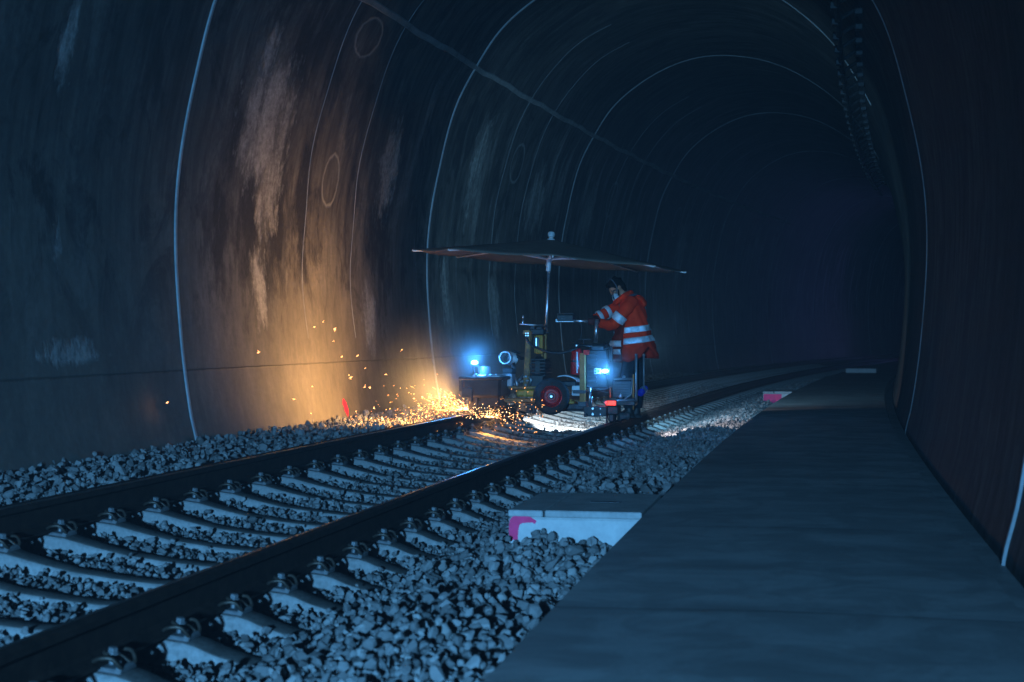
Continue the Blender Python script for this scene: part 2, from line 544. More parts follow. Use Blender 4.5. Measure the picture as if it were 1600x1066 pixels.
def grimy_jacket():
    t = NT('hi_vis_cloth_grimy_hem')
    pos = t.coord('Object')
    sep = t.n('ShaderNodeSeparateXYZ')
    t.l(pos, sep.inputs[0])
    n1 = t.noise(pos, 7, 4, 0.6, 0.5)
    n2 = t.noise(pos, 34, 3, 0.6)
    low = t.math('DIVIDE', t.math('SUBTRACT', 1.16, sep.outputs[2]), 0.40, clamp=True)   # grime rubbed in towards the hem
    g = t.ramp(t.math('ADD', t.math('MULTIPLY', low, 0.55), t.math('MULTIPLY', n1, 0.6)), [(0.42, 0.0), (0.78, 0.8)])
    col = t.mix(g, t.ramp(n2, [(0.3, (0.94, 0.032, 0.006)), (0.7, (1.0, 0.050, 0.008))]), (0.45, 0.026, 0.012))
    t.bump(t.math('ADD', n1, t.math('MULTIPLY', n2, 0.4)), 0.5, 0.02)
    return t.set(col, 0.85, 0, 0.15)


M['hi_vis_worn'] = grimy_jacket()
M['stone'] = stone_material()
M['bed'] = bed_material()
M['walkway'] = walkway_material()
M['lining'] = lining_material()

# ------------------------------------------------------------------ tunnel lining
PROF = [(-2.50, -0.45), (-2.47, -0.10), (-2.55, 0.30), (-2.64, 1.0), (-2.70, 1.95), (-2.66, 2.75), (-2.50, 3.6), (-2.25, 4.5),
        (-1.87, 5.2), (-1.5, 5.7), (-1.0, 6.1), (-0.4, 6.42), (0.2, 6.6), (0.9, 6.66)]
PROF = PROF + [(1.8 - n, z) for n, z in PROF[-2::-1]]
prof = [(p.x, p.y) for p in spline([(n, z, 0) for n, z in PROF], 6)]
# where the wall is sooty, flaked or has round patches: (s, arc length, half width, half height) in metres
DARK = [(16.1, 2.85, 0.42, 0.75), (16.9, 2.75, 0.35, 0.7), (15.25, 2.65, 0.28, 0.55), (17.6, 3.2, 0.25, 0.8), (17.0, 4.9, 1.1, 0.5), (20.6, 3.3, 0.5, 1.3), (15.4, 3.7, 0.2, 0.6), (16.5, 2.2, 0.3, 0.3)]
PALE = [(16.2, 3.95, 0.60, 0.66), (16.55, 3.2, 0.32, 0.45), (15.9, 4.6, 0.16, 0.4), (16.35, 2.05, 0.20, 0.42), (20.6, 3.83, 0.36, 0.60), (25.0, 4.3, 0.35, 0.75), (29.5, 4.05, 0.6, 0.55), (34.4, 4.1, 0.45, 0.7),
        (39.4, 3.6, 0.5, 0.8), (47.5, 3.8, 0.7, 0.8), (58.0, 3.6, 0.8, 0.8), (11.95, 2.3, 0.08, 0.2), (12.1, 1.36, 0.5, 0.10), (11.85, 4.0, 0.12, 0.3), (20.1, 1.75, 0.26, 0.45), (23.9, 2.2, 0.2, 0.5), (27.0, 2.0, 0.35, 0.6)]
OVAL = [(18.48, 3.47, 0.27, 0.33), (18.45, 5.33, 0.4, 0.26), (27.5, 4.6, 0.4, 0.35), (36.6, 4.6, 0.45, 0.4), (45.9, 4.6, 0.5, 0.4)]


def near_field(lst, s, l): return min(math.hypot((s - a) / c, (l - b) / d) for a, b, c, d in lst)

arc = [0.0]
for a, b in zip(prof[:-1], prof[1:]): arc.append(arc[-1] + math.hypot(b[0] - a[0], b[1] - a[1]))


def lin_pt(s, i, off=0.0):
    """a point of the lining: profile station i, off metres into the tunnel"""
    n, z = prof[i]
    a = prof[max(i - 1, 0)]; b = prof[min(i + 1, len(prof) - 1)]
    tx, tz = b[0] - a[0], b[1] - a[1]
    q = math.hypot(tx, tz)
    n, z = n + tz / q * off, z - tx / q * off
    if z > 0: z *= 1 + 0.0043 * (s - 23)
    return track(s, n, z)


def at_arc(l):
    for i in range(len(arc) - 1):
        if arc[i + 1] >= l: return i + (l - arc[i]) / (arc[i + 1] - arc[i])
    return len(arc) - 1


def lin_free(s, l, off=0.0):
    f = at_arc(l); i = min(int(f), len(prof) - 2); k = f - i
    return lin_pt(s, i, off).lerp(lin_pt(s, i + 1, off), k)


tunnel = empty('tunnel_lining', track(20, -2.6, -0.4), 'dark curved concrete tunnel lining stained with soot and pale flaked patches', 'tunnel')


def skew(n): return 3.3 * (max(0.0, min(n, 3.9) - 0.4) / 3.5) ** 1.5


RINGS = [-14.0, -5.0, 4.5, 14.25, 22.95, 32.4, 42.7, 54.3, 67.0, 80.0, 98.0, 120.0, 150.0]
for ra, rb in zip(RINGS[:-1], RINGS[1:]):
    bm = bmesh.new()
    uvl = bm.loops.layers.uv.new('UVMap')
    fl = [bm.verts.layers.float.new(n) for n in ('dark_field', 'pale_field', 'oval_field')]
    near = 9 < rb < 66
    ns = max(2, int((rb - ra) / (0.14 if near else 0.7)))
    grid = []
    for j in range(ns + 1):
        row = []
        for i in range(len(prof)):
            s = ra + (rb - ra) * j / ns + skew(prof[i][0])
            v = bm.verts.new(lin_pt(s, i))
            for lay, lst in zip(fl, (DARK, PALE, OVAL)): v[lay] = min(9.0, near_field(lst, s, arc[i])) if near and i < 80 else 9.0
            row.append((v, s, arc[i]))
        grid.append(row)
    for j in range(ns):
        for i in range(len(prof) - 1):
            q = (grid[j][i], grid[j][i + 1], grid[j + 1][i + 1], grid[j + 1][i])
            f = bm.faces.new([x[0] for x in q])
            f.smooth = True
            for lp, x in zip(f.loops, q): lp[uvl].uv = (x[1], x[2])
    me = bpy.data.meshes.new('lining_section')
    bm.to_mesh(me); bm.free()
    link('lining_section', me, M['lining'], tunnel)


def strip_along(name, path, half, proud, mat, parent):
    """a low ridge along a list of (s, i) stations"""
    bm = bmesh.new()
    prev = None
    for (s, i, ds, di) in path:
        a = lin_pt(s - ds, i, -0.006); b = lin_pt(s - ds * 0.55, i, proud); c = lin_pt(s + ds * 0.55, i, proud); d = lin_pt(s + ds, i, -0.006)
        row = [bm.verts.new(x) for x in (a, b, c, d)]
        if prev:
            for k in range(3): bm.faces.new((prev[k], prev[k + 1], row[k + 1], row[k]))
        prev = row
    return finish(name, bm, mat, parent)


for k, r in enumerate(RINGS[2:-1]):
    w = 0.032 if k < 2 else 0.030 + 0.004 * k
    strip_along('joint_strip', [(r + skew(prof[i][0]), i, w, 0) for i in range(2, len(prof) - 1) if r < 10 or prof[i][0] < 0.9 or prof[i][1] > 4.7], w, 0.014, M['strip'] if k < 3 else M['strip_grey'], tunnel)
    if 10 < r < 20:
        strip_along('joint_strip', [(r + skew(prof[i][0]), i, w, 0) for i in range(len(prof) // 2, len(prof) - 1) if prof[i][1] <= 4.8], w, 0.012, M['seam'], tunnel)
    if r > 10 and r < 60:
        gap = RINGS[RINGS.index(r) + 1] - r
        for fr in (0.40, 0.60):
            strip_along('formwork_line', [(r + gap * fr + 0.05 * sin(i * 0.5), i, 0.012, 0) for i in range(18, 66)], 0.012, 0.005, M['seam'], tunnel)
# the long seam below the crown
bm = bmesh.new()
prev = None
for j in range(0, 150):
    s = -6 + j * 0.5
    row = [bm.verts.new(lin_free(s, 5.72 + o + 0.012 * sin(s * 2.1) + 0.008 * sin(s * 5.3), p)) for o, p in ((-0.05, -0.006), (-0.028, 0.014), (0.028, 0.014), (0.05, -0.006))]
    if prev:
        for k in range(3): bm.faces.new((prev[k], prev[k + 1], row[k + 1], row[k]))
    prev = row
finish('crown_seam', bm, M['seam'], tunnel)

# ------------------------------------------------------------------ walkway, ballast bed
WN = 2.5


def bed_z(n):
    xs = [-3.2, -2.6, -1.5, -1.2, -0.85, 0.85, 1.28, 1.55, 1.95, 2.3, 2.56]
    zs = [-0.13, -0.11, -0.11, -0.10, CANT * 0.85 - 0.280, -CANT * 0.85 - 0.288, -CANT * 1.28 - 0.248, -0.315, -0.235, -0.275, -0.31]
    return np.interp(n, xs, zs)


bm = bmesh.new()
uvl = bm.loops.layers.uv.new('UVMap')
SW = [-13 + 0.5 * j for j in range(300)]
secs = []
for s in SW:
    nw = 4.17
    secs.append([(WN + 0.004, -0.62), (WN, -0.012), (WN + 0.012, 0.0), (3.3, 0.012), (nw - 0.03, 0.006), (nw, -0.06), (nw + 0.30, -0.06)])
rows = [[(bm.verts.new(track(s, n, z)), s, n) for n, z in sec] for s, sec in zip(SW, secs)]
for a, b in zip(rows[:-1], rows[1:]):
    for k in range(len(a) - 1):
        q = (a[k], a[k + 1], b[k + 1], b[k])
        f = bm.faces.new([x[0] for x in q])
        for lp, x in zip(f.loops, q): lp[uvl].uv = (x[1], x[2])
me = bpy.data.meshes.new('walkway')
bmesh.ops.recalc_face_normals(bm, faces=bm.faces)
bm.to_mesh(me); bm.free()
tag(link('walkway', me, M['walkway']), 'grey concrete walkway running along the tunnel wall beside the ballast', 'walkway', kind='structure')

# ballast bed
ns_, nn_ = 560, 60
S_ = np.linspace(-13, 140, ns_)
N_ = np.linspace(-2.75, 2.56, nn_)
SS, NN = np.meshgrid(S_, N_, indexing='ij')
xx, yy = track_np(SS, NN)
zz = bed_z(NN) + rng.normal(0, 0.012, SS.shape)
idx = np.arange(ns_ * nn_).reshape(ns_, nn_)
fc = np.stack([idx[:-1, :-1], idx[:-1, 1:], idx[1:, 1:], idx[1:, :-1]], -1).reshape(-1, 4)
me = np_mesh('ground', np.stack([xx, yy, zz], -1).reshape(-1, 3), fc, True)
tag(link('ground', me, M['bed']), 'dark ballast bed under the sleepers between wall and walkway', 'ground', kind='structure')

# ------------------------------------------------------------------ ballast stones


def stone_templates(count):
    out = []
    for _ in range(count):
        bm = bmesh.new()
        nv = random.randint(15, 22)
        e = np.array([random.uniform(0.9, 1.35), random.uniform(0.7, 1.0), random.uniform(0.5, 0.85)])
        for _k in range(nv):
            v = rng.normal(size=3); v /= np.linalg.norm(v)
            bm.verts.new(v * e * random.uniform(0.90, 1.04))
        r = bmesh.ops.convex_hull(bm, input=bm.verts)
        bmesh.ops.delete(bm, geom=[g for g in r['geom_interior'] if isinstance(g, bmesh.types.BMVert)], context='VERTS')
        bmesh.ops.triangulate(bm, faces=bm.faces)
        bm.verts.index_update()
        out.append((np.array([v.co[:] for v in bm.verts]), np.array([[v.index for v in f.verts] for f in bm.faces])))
        bm.free()
    return out


TPL = stone_templates(28)
SLEEPER_S0, SLEEPER_D = 7.7212, 0.6


def scatter(s0, s1, n0, n1, dens, size, inside=False, lift=0.0, jit=0.022):
    cnt = int((s1 - s0) * (n1 - n0) * dens * 2.9)
    s = rng.uniform(s0, s1, cnt); n = rng.uniform(n0, n1, cnt)
    ph = (s - SLEEPER_S0) / SLEEPER_D
    ph = np.abs(ph - np.round(ph)) * SLEEPER_D
    keep = np.ones(cnt, bool)
    over = np.abs(n) < 1.34
    keep &= ~(over & (ph < np.where(np.abs(n) < 0.5, 0.115, 0.135)))
    # not under or through a rail
    keep &= ~(np.abs(np.abs(n) - 0.753) < 0.10)
    # the concrete boxes beside the walkway
    keep &= ~((s > 8.93) & (s < 10.0) & (n > 1.68))
    keep &= ~((s > 28.75) & (s < 29.9) & (n > 1.86))
    x, y = track_np(s, n)
    m = np.abs(x) < y * 0.40 + 0.6
    keep &= m
    s, n, x, y = s[keep], n[keep], x[keep], y[keep]
    r = size * 0.57 * np.clip(rng.lognormal(-0.05, 0.30, len(s)), 0.5, 1.7)
    z = bed_z(n) + rng.normal(0, jit, len(s)) + lift + r * 0.25
    z += np.interp(n, [-2.7, -2.35, -2.0], [0.05, 0.02, 0.0])   # heaped a little against the wall
    z = np.where(n > 1.5, z + 0.035 * np.sin(s * 2.3 + n * 3) * (n < 2.4), z)
    return np.stack([x, y, z], 1), r


parts = [scatter(2.6, 12, 1.2, 2.47, 760, 0.036), scatter(12, 24, 1.2, 2.47, 560, 0.036), scatter(24, 46, 1.2, 2.47, 260, 0.042),
         scatter(2.6, 14, 0.86, 1.34, 620, 0.032), scatter(14, 40, 0.86, 1.34, 420, 0.034),
         scatter(5, 14, -0.66, 0.66, 640, 0.030, True), scatter(14, 40, -0.66, 0.66, 420, 0.031, True),
         scatter(8, 24, -2.62, -0.86, 480, 0.040), scatter(24, 46, -2.5, -0.86, 240, 0.045),
         scatter(8, 14, 1.4, 2.45, 60, 0.05, False, 0.05), scatter(8, 24, -2.6, -1.0, 40, 0.052, False, 0.04),
         scatter(3, 9, 1.3, 2.40, 90, 0.048, False, 0.035), scatter(8.0, 8.9, 1.7, 2.05, 160, 0.045, False, 0.05)]
pos = np.concatenate([p[0] for p in parts]); rad = np.concatenate([p[1] for p in parts])
which = rng.integers(0, len(TPL), len(pos))
V, F, T = [], [], []
base = 0
for k, (tv, tf) in enumerate(TPL):
    sel = np.where(which == k)[0]
    c = len(sel)
    q = rng.normal(size=(c, 4)); q /= np.linalg.norm(q, axis=1)[:, None]
    w, x, y, z = q.T
    R = np.stack([np.stack([1 - 2 * (y * y + z * z), 2 * (x * y - z * w), 2 * (x * z + y * w)], -1),
                  np.stack([2 * (x * y + z * w), 1 - 2 * (x * x + z * z), 2 * (y * z - x * w)], -1),
                  np.stack([2 * (x * z - y * w), 2 * (y * z + x * w), 1 - 2 * (x * x + y * y)], -1)], 1)
    vv = np.einsum('cij,vj->cvi', R, tv) * rad[sel][:, None, None] + pos[sel][:, None, :]
    V.append(vv.reshape(-1, 3))
    F.append((tf[None] + (np.arange(c) * len(tv))[:, None, None] + base).reshape(-1, 3))
    T.append(np.repeat(rng.uniform(0.1, 0.9, c), len(tv)))
    base += c * len(tv)
me = np_mesh('ballast', np.concatenate(V), np.concatenate(F), False)
at = me.attributes.new('tone', 'FLOAT', 'POINT')
at.data.foreach_set('value', np.concatenate(T).astype(np.float32))
tag(link('ballast', me, M['stone']), 'loose grey crushed stone ballast around the sleepers', 'ballast', kind='stuff')

# ------------------------------------------------------------------ rails
RAIL_N = 0.7535
half = [(0.0, 0.036, 0), (-0.004, 0.036, 1), (-0.032, 0.0355, 1), (-0.045, 0.020, 1), (-0.052, 0.0085, 1), (-0.135, 0.0085, 1), (-0.146, 0.020, 1), (-0.160, 0.073, 1), (-0.172, 0.075, 1)]
outline = [(0.0, -0.028), (-0.003, -0.0345)] + [(z, -n) for z, n, _ in half[1:]] + [(z, n) for z, n, _ in half[:0:-1]] + [(-0.003, 0.0345), (0.0, 0.028), (0.0008, 0.010), (0.0008, -0.010)]
for side, lab in ((-1, 'rusty rail with worn bright head, glowing sparks spraying from the grinder on it'),
                  (1, 'rusty rail nearer the walkway, blue glint on its head below the wheel')):
    bm = bmesh.new()
    prev = None
    s = -8.0
    while s < 130:
        row = []
        for (z, dn) in outline:
            n = side * RAIL_N + dn
            row.append(bm.verts.new(track(s, n, z - CANT * n)))
        if prev:
            for k in range(len(outline)):
                k2 = (k + 1) % len(outline)
                f = bm.faces.new((prev[k], prev[k2], row[k2], row[k]))
                gauge = (k in (0, len(outline) - 1)) if side > 0 else (k in (len(outline) - 4, len(outline) - 5 + 1, len(outline) - 3))
                f.material_index = 1 if gauge else 0
        prev = row
        s += 0.4
    o = finish('rail', bm, [M['rust'], M['rail_head']])
    tag(o, lab, 'rail', 'the two rails')

# ------------------------------------------------------------------ sleepers with their fastenings
SEC = [(-1.30, -0.262, 0.060, 0.130), (-1.28, -0.244, 0.074, 0.138), (-1.16, -0.232, 0.080, 0.142), (-1.05, -0.212, 0.086, 0.146), (-0.97, -0.190, 0.086, 0.150), (-0.92, -0.183, 0.086, 0.150), (-0.58, -0.183, 0.086, 0.150),
       (-0.42, -0.208, 0.072, 0.140), (-0.22, -0.230, 0.064, 0.125), (0.0, -0.234, 0.062, 0.120)]
SEC = SEC + [(-n, z, t, b) for n, z, t, b in SEC[-2::-1]]
bm = bmesh.new()
prev = None
for (n, z, tw, bw) in SEC:
    pts = [(-bw, -0.42), (-tw - 0.016, z - 0.020), (-tw, z - 0.004), (-tw + 0.014, z), (tw - 0.014, z), (tw, z - 0.004), (tw + 0.016, z - 0.020), (bw, -0.42)]
    row = [bm.verts.new((n, y, zz)) for y, zz in pts]
    if prev:
        for k in range(len(pts)): bm.faces.new((prev[k], prev[(k + 1) % 8], row[(k + 1) % 8], row[k])).material_index = 1 if k in (2, 3, 4) else 0
    else:
        bm.faces.new(row[::-1])
    prev = row
bm.faces.new(prev)
M['sleeper_top'] = worn('dark_top_concrete', (0.10, 0.09, 0.082), (0.19, 0.175, 0.16), 0.9, 0, 7, 0.3, 0.15)  # darker, browner concrete for the top faces
sleeper0 = finish('sleeper', bm, [M['sleeper'], M['sleeper_top']], angle=50)


def clip_mesh():
    bm = bmesh.new()
    hl = [(-0.040, 0.072, 0.034), (-0.010, 0.088, 0.052), (0.035, 0.082, 0.058), (0.062, 0.066, 0.030), (0.060, 0.046, 0.018), (0.030, 0.032, 0.040), (-0.012, 0.026, 0.056), (-0.030, 0.0, 0.058)]
    pts = hl + [(x, -y, z) for x, y, z in hl[-2::-1]]
    add_tube(bm, spline(pts, 4), 0.0085, 8)
    return bm


def bolt_mesh():
    bm = bmesh.new()
    add_lathe(bm, (0, 0, 0.0), (0, 0, 1), [(0.0, 0.012), (0.058, 0.012)], 8)
    add_lathe(bm, (0, 0, 0.055), (0, 0, 1), [(0.0, 0.026), (0.006, 0.026)], 14)
    add_lathe(bm, (0, 0, 0.061), (0, 0, 1), [(0.0, 0.019), (0.017, 0.019), (0.020, 0.015)], 6)
    return bm


def plate_mesh():
    bm = bmesh.new()
    add_box(bm, (0.018, 0, 0.006), (0.105, 0.14, 0.020), bev=0.006)
    add_box(bm, (0.058, 0, 0.014), (0.026, 0.13, 0.022), bev=0.006)
    return bm


clip0 = finish('rail_clip', clip_mesh(), M['clip'], smooth=True)
bolt0 = finish('bolt', bolt_mesh(), M['bolt'], angle=30)
plate0 = finish('guide_plate', plate_mesh(), M['plate'])
protos_used = False
SLEEPER_LABEL = 'waisted grey concrete sleeper lying across the ballast under both rails'
SLEEPER_GROUP = 'concrete sleepers under the rails'
cant_m = Matrix.Rotation(atan2(CANT, 1.0), 4, 'Y')
first_s = sleeper0
used = {'s': False, 'c': False, 'b': False, 'p': False}


def take(src, key):
    if not used[key]:
        used[key] = True
        return src
    o = src.copy()
    COL.objects.link(o)
    return o


k = -8
while True:
    s = SLEEPER_S0 + SLEEPER_D * k
    if s > 68: break
    k += 1
    o = take(sleeper0, 's')
    mat = Matrix.Translation(track(s, 0, 0)) @ Matrix.Rotation(-heading(s), 4, 'Z') @ cant_m
    o.matrix_basis = mat @ Matrix.Rotation(random.gauss(0, 0.006), 4, 'Z')
    tag(o, SLEEPER_LABEL, 'sleeper', SLEEPER_GROUP)
    if s > 27: continue
    for side in (-1, 1):
        for w in (-1, 1):
            loc = Matrix.Translation((side * RAIL_N + w * 0.108, 0, -0.183)) @ Matrix.Rotation(0 if w > 0 else pi, 4, 'Z')
            c = take(clip0, 'c'); c.parent = o; c.matrix_parent_inverse = Matrix(); c.matrix_basis = loc
            b = take(bolt0, 'b'); b.parent = c; b.matrix_parent_inverse = Matrix(); b.matrix_basis = Matrix()
            p = take(plate0, 'p'); p.parent = c; p.matrix_parent_inverse = Matrix(); p.matrix_basis = Matrix()

# ------------------------------------------------------------------ concrete boxes, block, cable run, paint marks


def track_box(bm, s0, s1, n0, n1, z0, z1, bev=0.01, mi=0):
    c = track((s0 + s1) / 2, (n0 + n1) / 2, (z0 + z1) / 2)
    add_box(bm, c, (n1 - n0, s1 - s0, z1 - z0), -heading((s0 + s1) / 2), bev, mi=mi)


def chamber(s0, s1, n0, label, wide_mark):
    root = empty('cable_chamber', track((s0 + s1) / 2, (n0 + WN) / 2, -0.6), label, 'cable chamber', 'concrete cable chambers beside the walkway')
    bm = bmesh.new()
    track_box(bm, s0, s1, n0, WN - 0.004, -0.62, -0.035, 0.012)
    finish('chamber_wall', bm, M['kerb'], root)
    bm = bmesh.new()
    d = n0 + 0.20
    track_box(bm, s0 - 0.004, s1 + 0.004, n0 - 0.004, d - 0.006, -0.0345, 0.003, 0.006)
    finish('edge_slab', bm, M['walkway_slab'], root)
    bm = bmesh.new()
    track_box(bm, s0 - 0.004, s1 + 0.004, d + 0.006, WN - 0.010, -0.0345, 0.005, 0.006)
    lid = finish('lid', bm, M['walkway_slab'], root)
    bm = bmesh.new()
    mid = (d + WN) / 2
    track_box(bm, (s0 + s1) / 2 - 0.03, (s0 + s1) / 2 + 0.03, mid - 0.09, mid + 0.09, 0.0052, 0.0072, 0.0)
    finish('lifting_slot', bm, M['black'], lid)
    # spray mark on the face turned to the camera
    bm = bmesh.new()
    h = heading(s0)

    def fp(n, z): return track(s0, n, z) + Vector((-sin(h), -cos(h), 0)) * 0.003
    if wide_mark:
        pts = [(n0 + 0.01, -0.045), (n0 + 0.34, -0.045), (n0 + 0.34, -0.20), (n0 + 0.25, -0.215), (n0 + 0.12, -0.21), (n0 + 0.01, -0.19)]
        bm.faces.new([bm.verts.new(fp(n, z)) for n, z in pts])
    else:
        path = spline([(n0 + 0.030, -0.165, 0), (n0 + 0.028, -0.11, 0), (n0 + 0.040, -0.058, 0), (n0 + 0.08, -0.047, 0), (n0 + 0.125, -0.051, 0), (n0 + 0.155, -0.064, 0)], 8)
        wd = [0.010 + 0.020 * sin(pi * min(1, 0.15 + i / len(path))) for i in range(len(path))]
        prev = None
        for i, p in enumerate(path):
            q = path[min(i + 1, len(path) - 1)] - path[max(i - 1, 0)]
            q.normalize()
            w = wd[i] * random.uniform(0.85, 1.15)
            a = bm.verts.new(fp(p.x - q.y * w, p.y + q.x * w)); b = bm.verts.new(fp(p.x + q.y * w, p.y - q.x * w))
            if prev: bm.faces.new((prev[0], prev[1], b, a))
            prev = (a, b)
    finish('spray_mark', bm, M['pink'], root)
    return root


M['walkway_slab'] = worn('slab_concrete', (0.32, 0.32, 0.31), (0.46, 0.46, 0.45), 0.8, 0, 5, 0.25, 0.25)
chamber(8.97, 9.97, 1.74, 'pale concrete cable chamber with a small pink spray mark on its corner, nearest the camera', False)
chamber(28.85, 29.85, 1.96, 'distant concrete cable chamber whose end face is sprayed solid pink', True)

bm = bmesh.new()
track_box(bm, 44.6, 45.1, 2.70, 3.55, 0.012, 0.14, 0.02)
tag(finish('concrete_block', bm, worn('block_concrete', (0.42, 0.43, 0.43), (0.60, 0.60, 0.59), 0.8, 0, 4)), 'long pale concrete block lying across the far end of the walkway', 'concrete block')

# red arrow of paint on the left wall
bm = bmesh.new()
outl = [(18.70, 0.69), (18.77, 0.635), (18.79, 0.58), (18.80, 0.54), (18.775, 0.49), (18.73, 0.44), (18.70, 0.455), (18.675, 0.50), (18.645, 0.53), (18.66, 0.575), (18.635, 0.61), (18.66, 0.66)]
vs = [bm.verts.new(lin_free(s, l, 0.004)) for s, l in outl]
bm.faces.new(vs)
prev = None
for i in range(9):
    t_ = i / 8
    s, l = 18.73 + 0.16 * t_, 0.43 - 0.20 * t_
    row = [bm.verts.new(lin_free(s - 0.014, l, 0.0045)), bm.verts.new(lin_free(s + 0.014, l, 0.0045))]
    if prev: bm.faces.new((prev[0], prev[1], row[1], row[0]))
    prev = row
tag(finish('paint_mark', bm, M['red_paint']), 'red flame-shaped paint mark with a thin tail low on the tunnel wall', 'paint mark')

# cable bracket run high on the right wall
root = empty('cable_run', track(22, 3.8, 5.0), 'black cable hung from a row of short brackets high on the tunnel wall', 'cable run')


def right_wall(s, l, off): return lin_free(s, l, off)


def arc_at_right(z):
    for i in range(len(prof) - 1, 0, -1):
        if prof[i][1] >= z: return arc[i]
    return arc[-1]


LC = arc_at_right(4.97)
bm = bmesh.new()
cps = []
s = 12.0
while s < 48:
    for q in range(4):
        t_ = q / 4
        p = lin_free(s + t_, LC, 0.30)
        p.z -= 0.05 * sin(pi * t_)
        cps.append(p)
    s += 1.0
add_tube(bm, cps, 0.035, 8)
finish('cable', bm, M['hose'], root)
s = 12.0
while s < 46:
    bm = bmesh.new()
    a = lin_free(s, LC, 0.0); b = lin_free(s, LC, 0.34)
    add_tube(bm, [a, b], 0.028, 6)
    add_box(bm, a.lerp(b, 0.06), (0.10, 0.14, 0.20), -heading(s), 0.01)
    add_box(bm, b, (0.09, 0.12, 0.10), -heading(s), 0.01)
    finish('bracket', bm, M['black'], root)
    s += 1.0

# ------------------------------------------------------------------ rail grinder
YAW = -0.20
grinder = empty('rail_grinder', P(850, 640, 18.7), 'rail grinding trolley with sooty hood, red-rimmed wheel and blue lamps, straddling the track', 'rail grinder')


def qbox(bm, u0, v0, u1, v1, d, depth, bev=0.008, yaw=YAW, mi=0):
    """a box whose near face stands d metres away"""
    c = P((u0 + u1) / 2, (v0 + v1) / 2, d)
    sx = abs(u1 - u0) / 2345.3 * d / cos(yaw); sz = abs(v1 - v0) / 2345.3 * d
    add_box(bm, c + Vector((-sin(yaw), cos(yaw), 0)) * depth / 2, (sx, depth, sz), yaw, bev, mi=mi)


def part(name, mat, fn, parent=grinder, **kw):
    bm = bmesh.new()
    fn(bm)
    return finish(name, bm, mat, parent, **kw)


def tube_px(bm, pts, r, seg=8, caps=True, mi=0):
    add_tube(bm, [P(*p) for p in pts], r, seg, caps, mi)


# hood over the grinding stone on the far rail
def f(bm):
    qbox(bm, 722, 591, 782, 622, 17.95, 0.62, 0.03)
    qbox(bm, 748, 618, 780, 637, 18.0, 0.5, 0.02)
    qbox(bm, 716, 589, 786, 594, 17.9, 0.72, 0.01)
hood = part('grinder_hood', M['hood'], f)
def f(bm):
    qbox(bm, 717, 594, 722, 612, 17.88, 0.06, 0.004)
    qbox(bm, 721, 606, 736, 622, 17.86, 0.08, 0.006)
    qbox(bm, 735, 608, 738, 628, 17.84, 0.05, 0.004)
part('hood_bracket', M['steel_dark'], f)
def f(bm):
    qbox(bm, 731, 620, 746, 641, 18.0, 0.16, 0.008)
    qbox(bm, 739, 626, 752, 634, 18.02, 0.12, 0.008)
part('stone_guard', M['hood'], f)
def f(bm):
    add_lathe(bm, P(739, 633, 18.2), (0.92, 0.1, 0.2), [(0, 0.115), (0.045, 0.115)], 24)
part('grinding_stone', M['steel_dark'], f, angle=30)
def f(bm):
    add_lathe(bm, P(757, 590, 18.25), (0, 0, 1), [(0, 0.095), (0.015, 0.088), (0.02, 0.078), (0.118, 0.076), (0.135, 0.066), (0.14, 0.02), (0.142, 0.0)], 24)
M['can'] = worn('motor_can_paint', (0.42, 0.43, 0.44), (0.58, 0.59, 0.60), 0.4, 0.35, 12)
motor = part('motor_can', M['can'], f, angle=35)
def f(bm):
    qbox(bm, 738, 586, 782, 592, 17.98, 0.42, 0.012)
    for q in range(5): add_ball(bm, P(744 + 8 * q, 586, 18.0 + 0.02 * (q % 2)), 0.016, 8)
    tube_px(bm, [(766, 586, 18.1), (772, 588, 18.05), (784, 596, 18.0)], 0.016)
part('motor_mount', M['steel'], f, angle=40)
def f(bm):
    qbox(bm, 735, 568, 748, 573, 18.12, 0.05, 0.006)
    tube_px(bm, [(741, 572, 18.15), (742, 586, 18.18)], 0.012)
head = part('head_lamp', M['black'], f)
def f(bm): add_ball(bm, P(741.5, 566.5, 18.10), (0.042, 0.02, 0.024), 18)
part('lamp_lens', M['led'], f, head)

# round chromed cylinder
def f(bm):
    ax = P(810, 562, 18.75) - P(787, 559, 18.2)
    add_lathe(bm, P(789, 559, 18.25), ax, [(0.12, 0.0), (0.12, 0.062), (0.0, 0.064), (0.0, 0.078), (0.02, 0.084), (0.06, 0.084), (0.065, 0.076), (0.30, 0.074), (0.34, 0.05), (0.36, 0.0)], 28)
    for h in (0.10, 0.15, 0.20, 0.25): add_lathe(bm, P(789, 559, 18.25) + ax.normalized() * h, ax, [(0, 0.076), (0.004, 0.083), (0.018, 0.083), (0.022, 0.076)], 24)
cyl = part('exhaust_cylinder', M['can'], f, angle=35)
def f(bm):
    ax = P(810, 562, 18.75) - P(787, 559, 18.2)
    add_lathe(bm, P(789, 559, 18.25) + ax.normalized() * 0.10, ax, [(0, 0.0), (0.0, 0.060), (0.006, 0.060), (0.006, 0.0)], 24)
part('cylinder_mouth', M['black'], f, cyl)
def f(bm):
    tube_px(bm, [(800, 566, 18.4), (803, 575, 18.4), (802, 584, 18.4)], 0.03)
    tube_px(bm, [(806, 556, 18.45), (814, 560, 18.5), (820, 560, 18.55)], 0.022)
    tube_px(bm, [(800, 548, 18.4), (812, 552, 18.45)], 0.018)
part('cylinder_pipe', M['steel_dark'], f, smooth=True)
part('control_plate', M['grey_plate'], lambda bm: qbox(bm, 784, 584, 800, 604, 18.3, 0.22, 0.006))
part('plate_cap', M['steel_dark'], lambda bm: qbox(bm, 785, 575, 801, 583.4, 18.32, 0.2, 0.01))

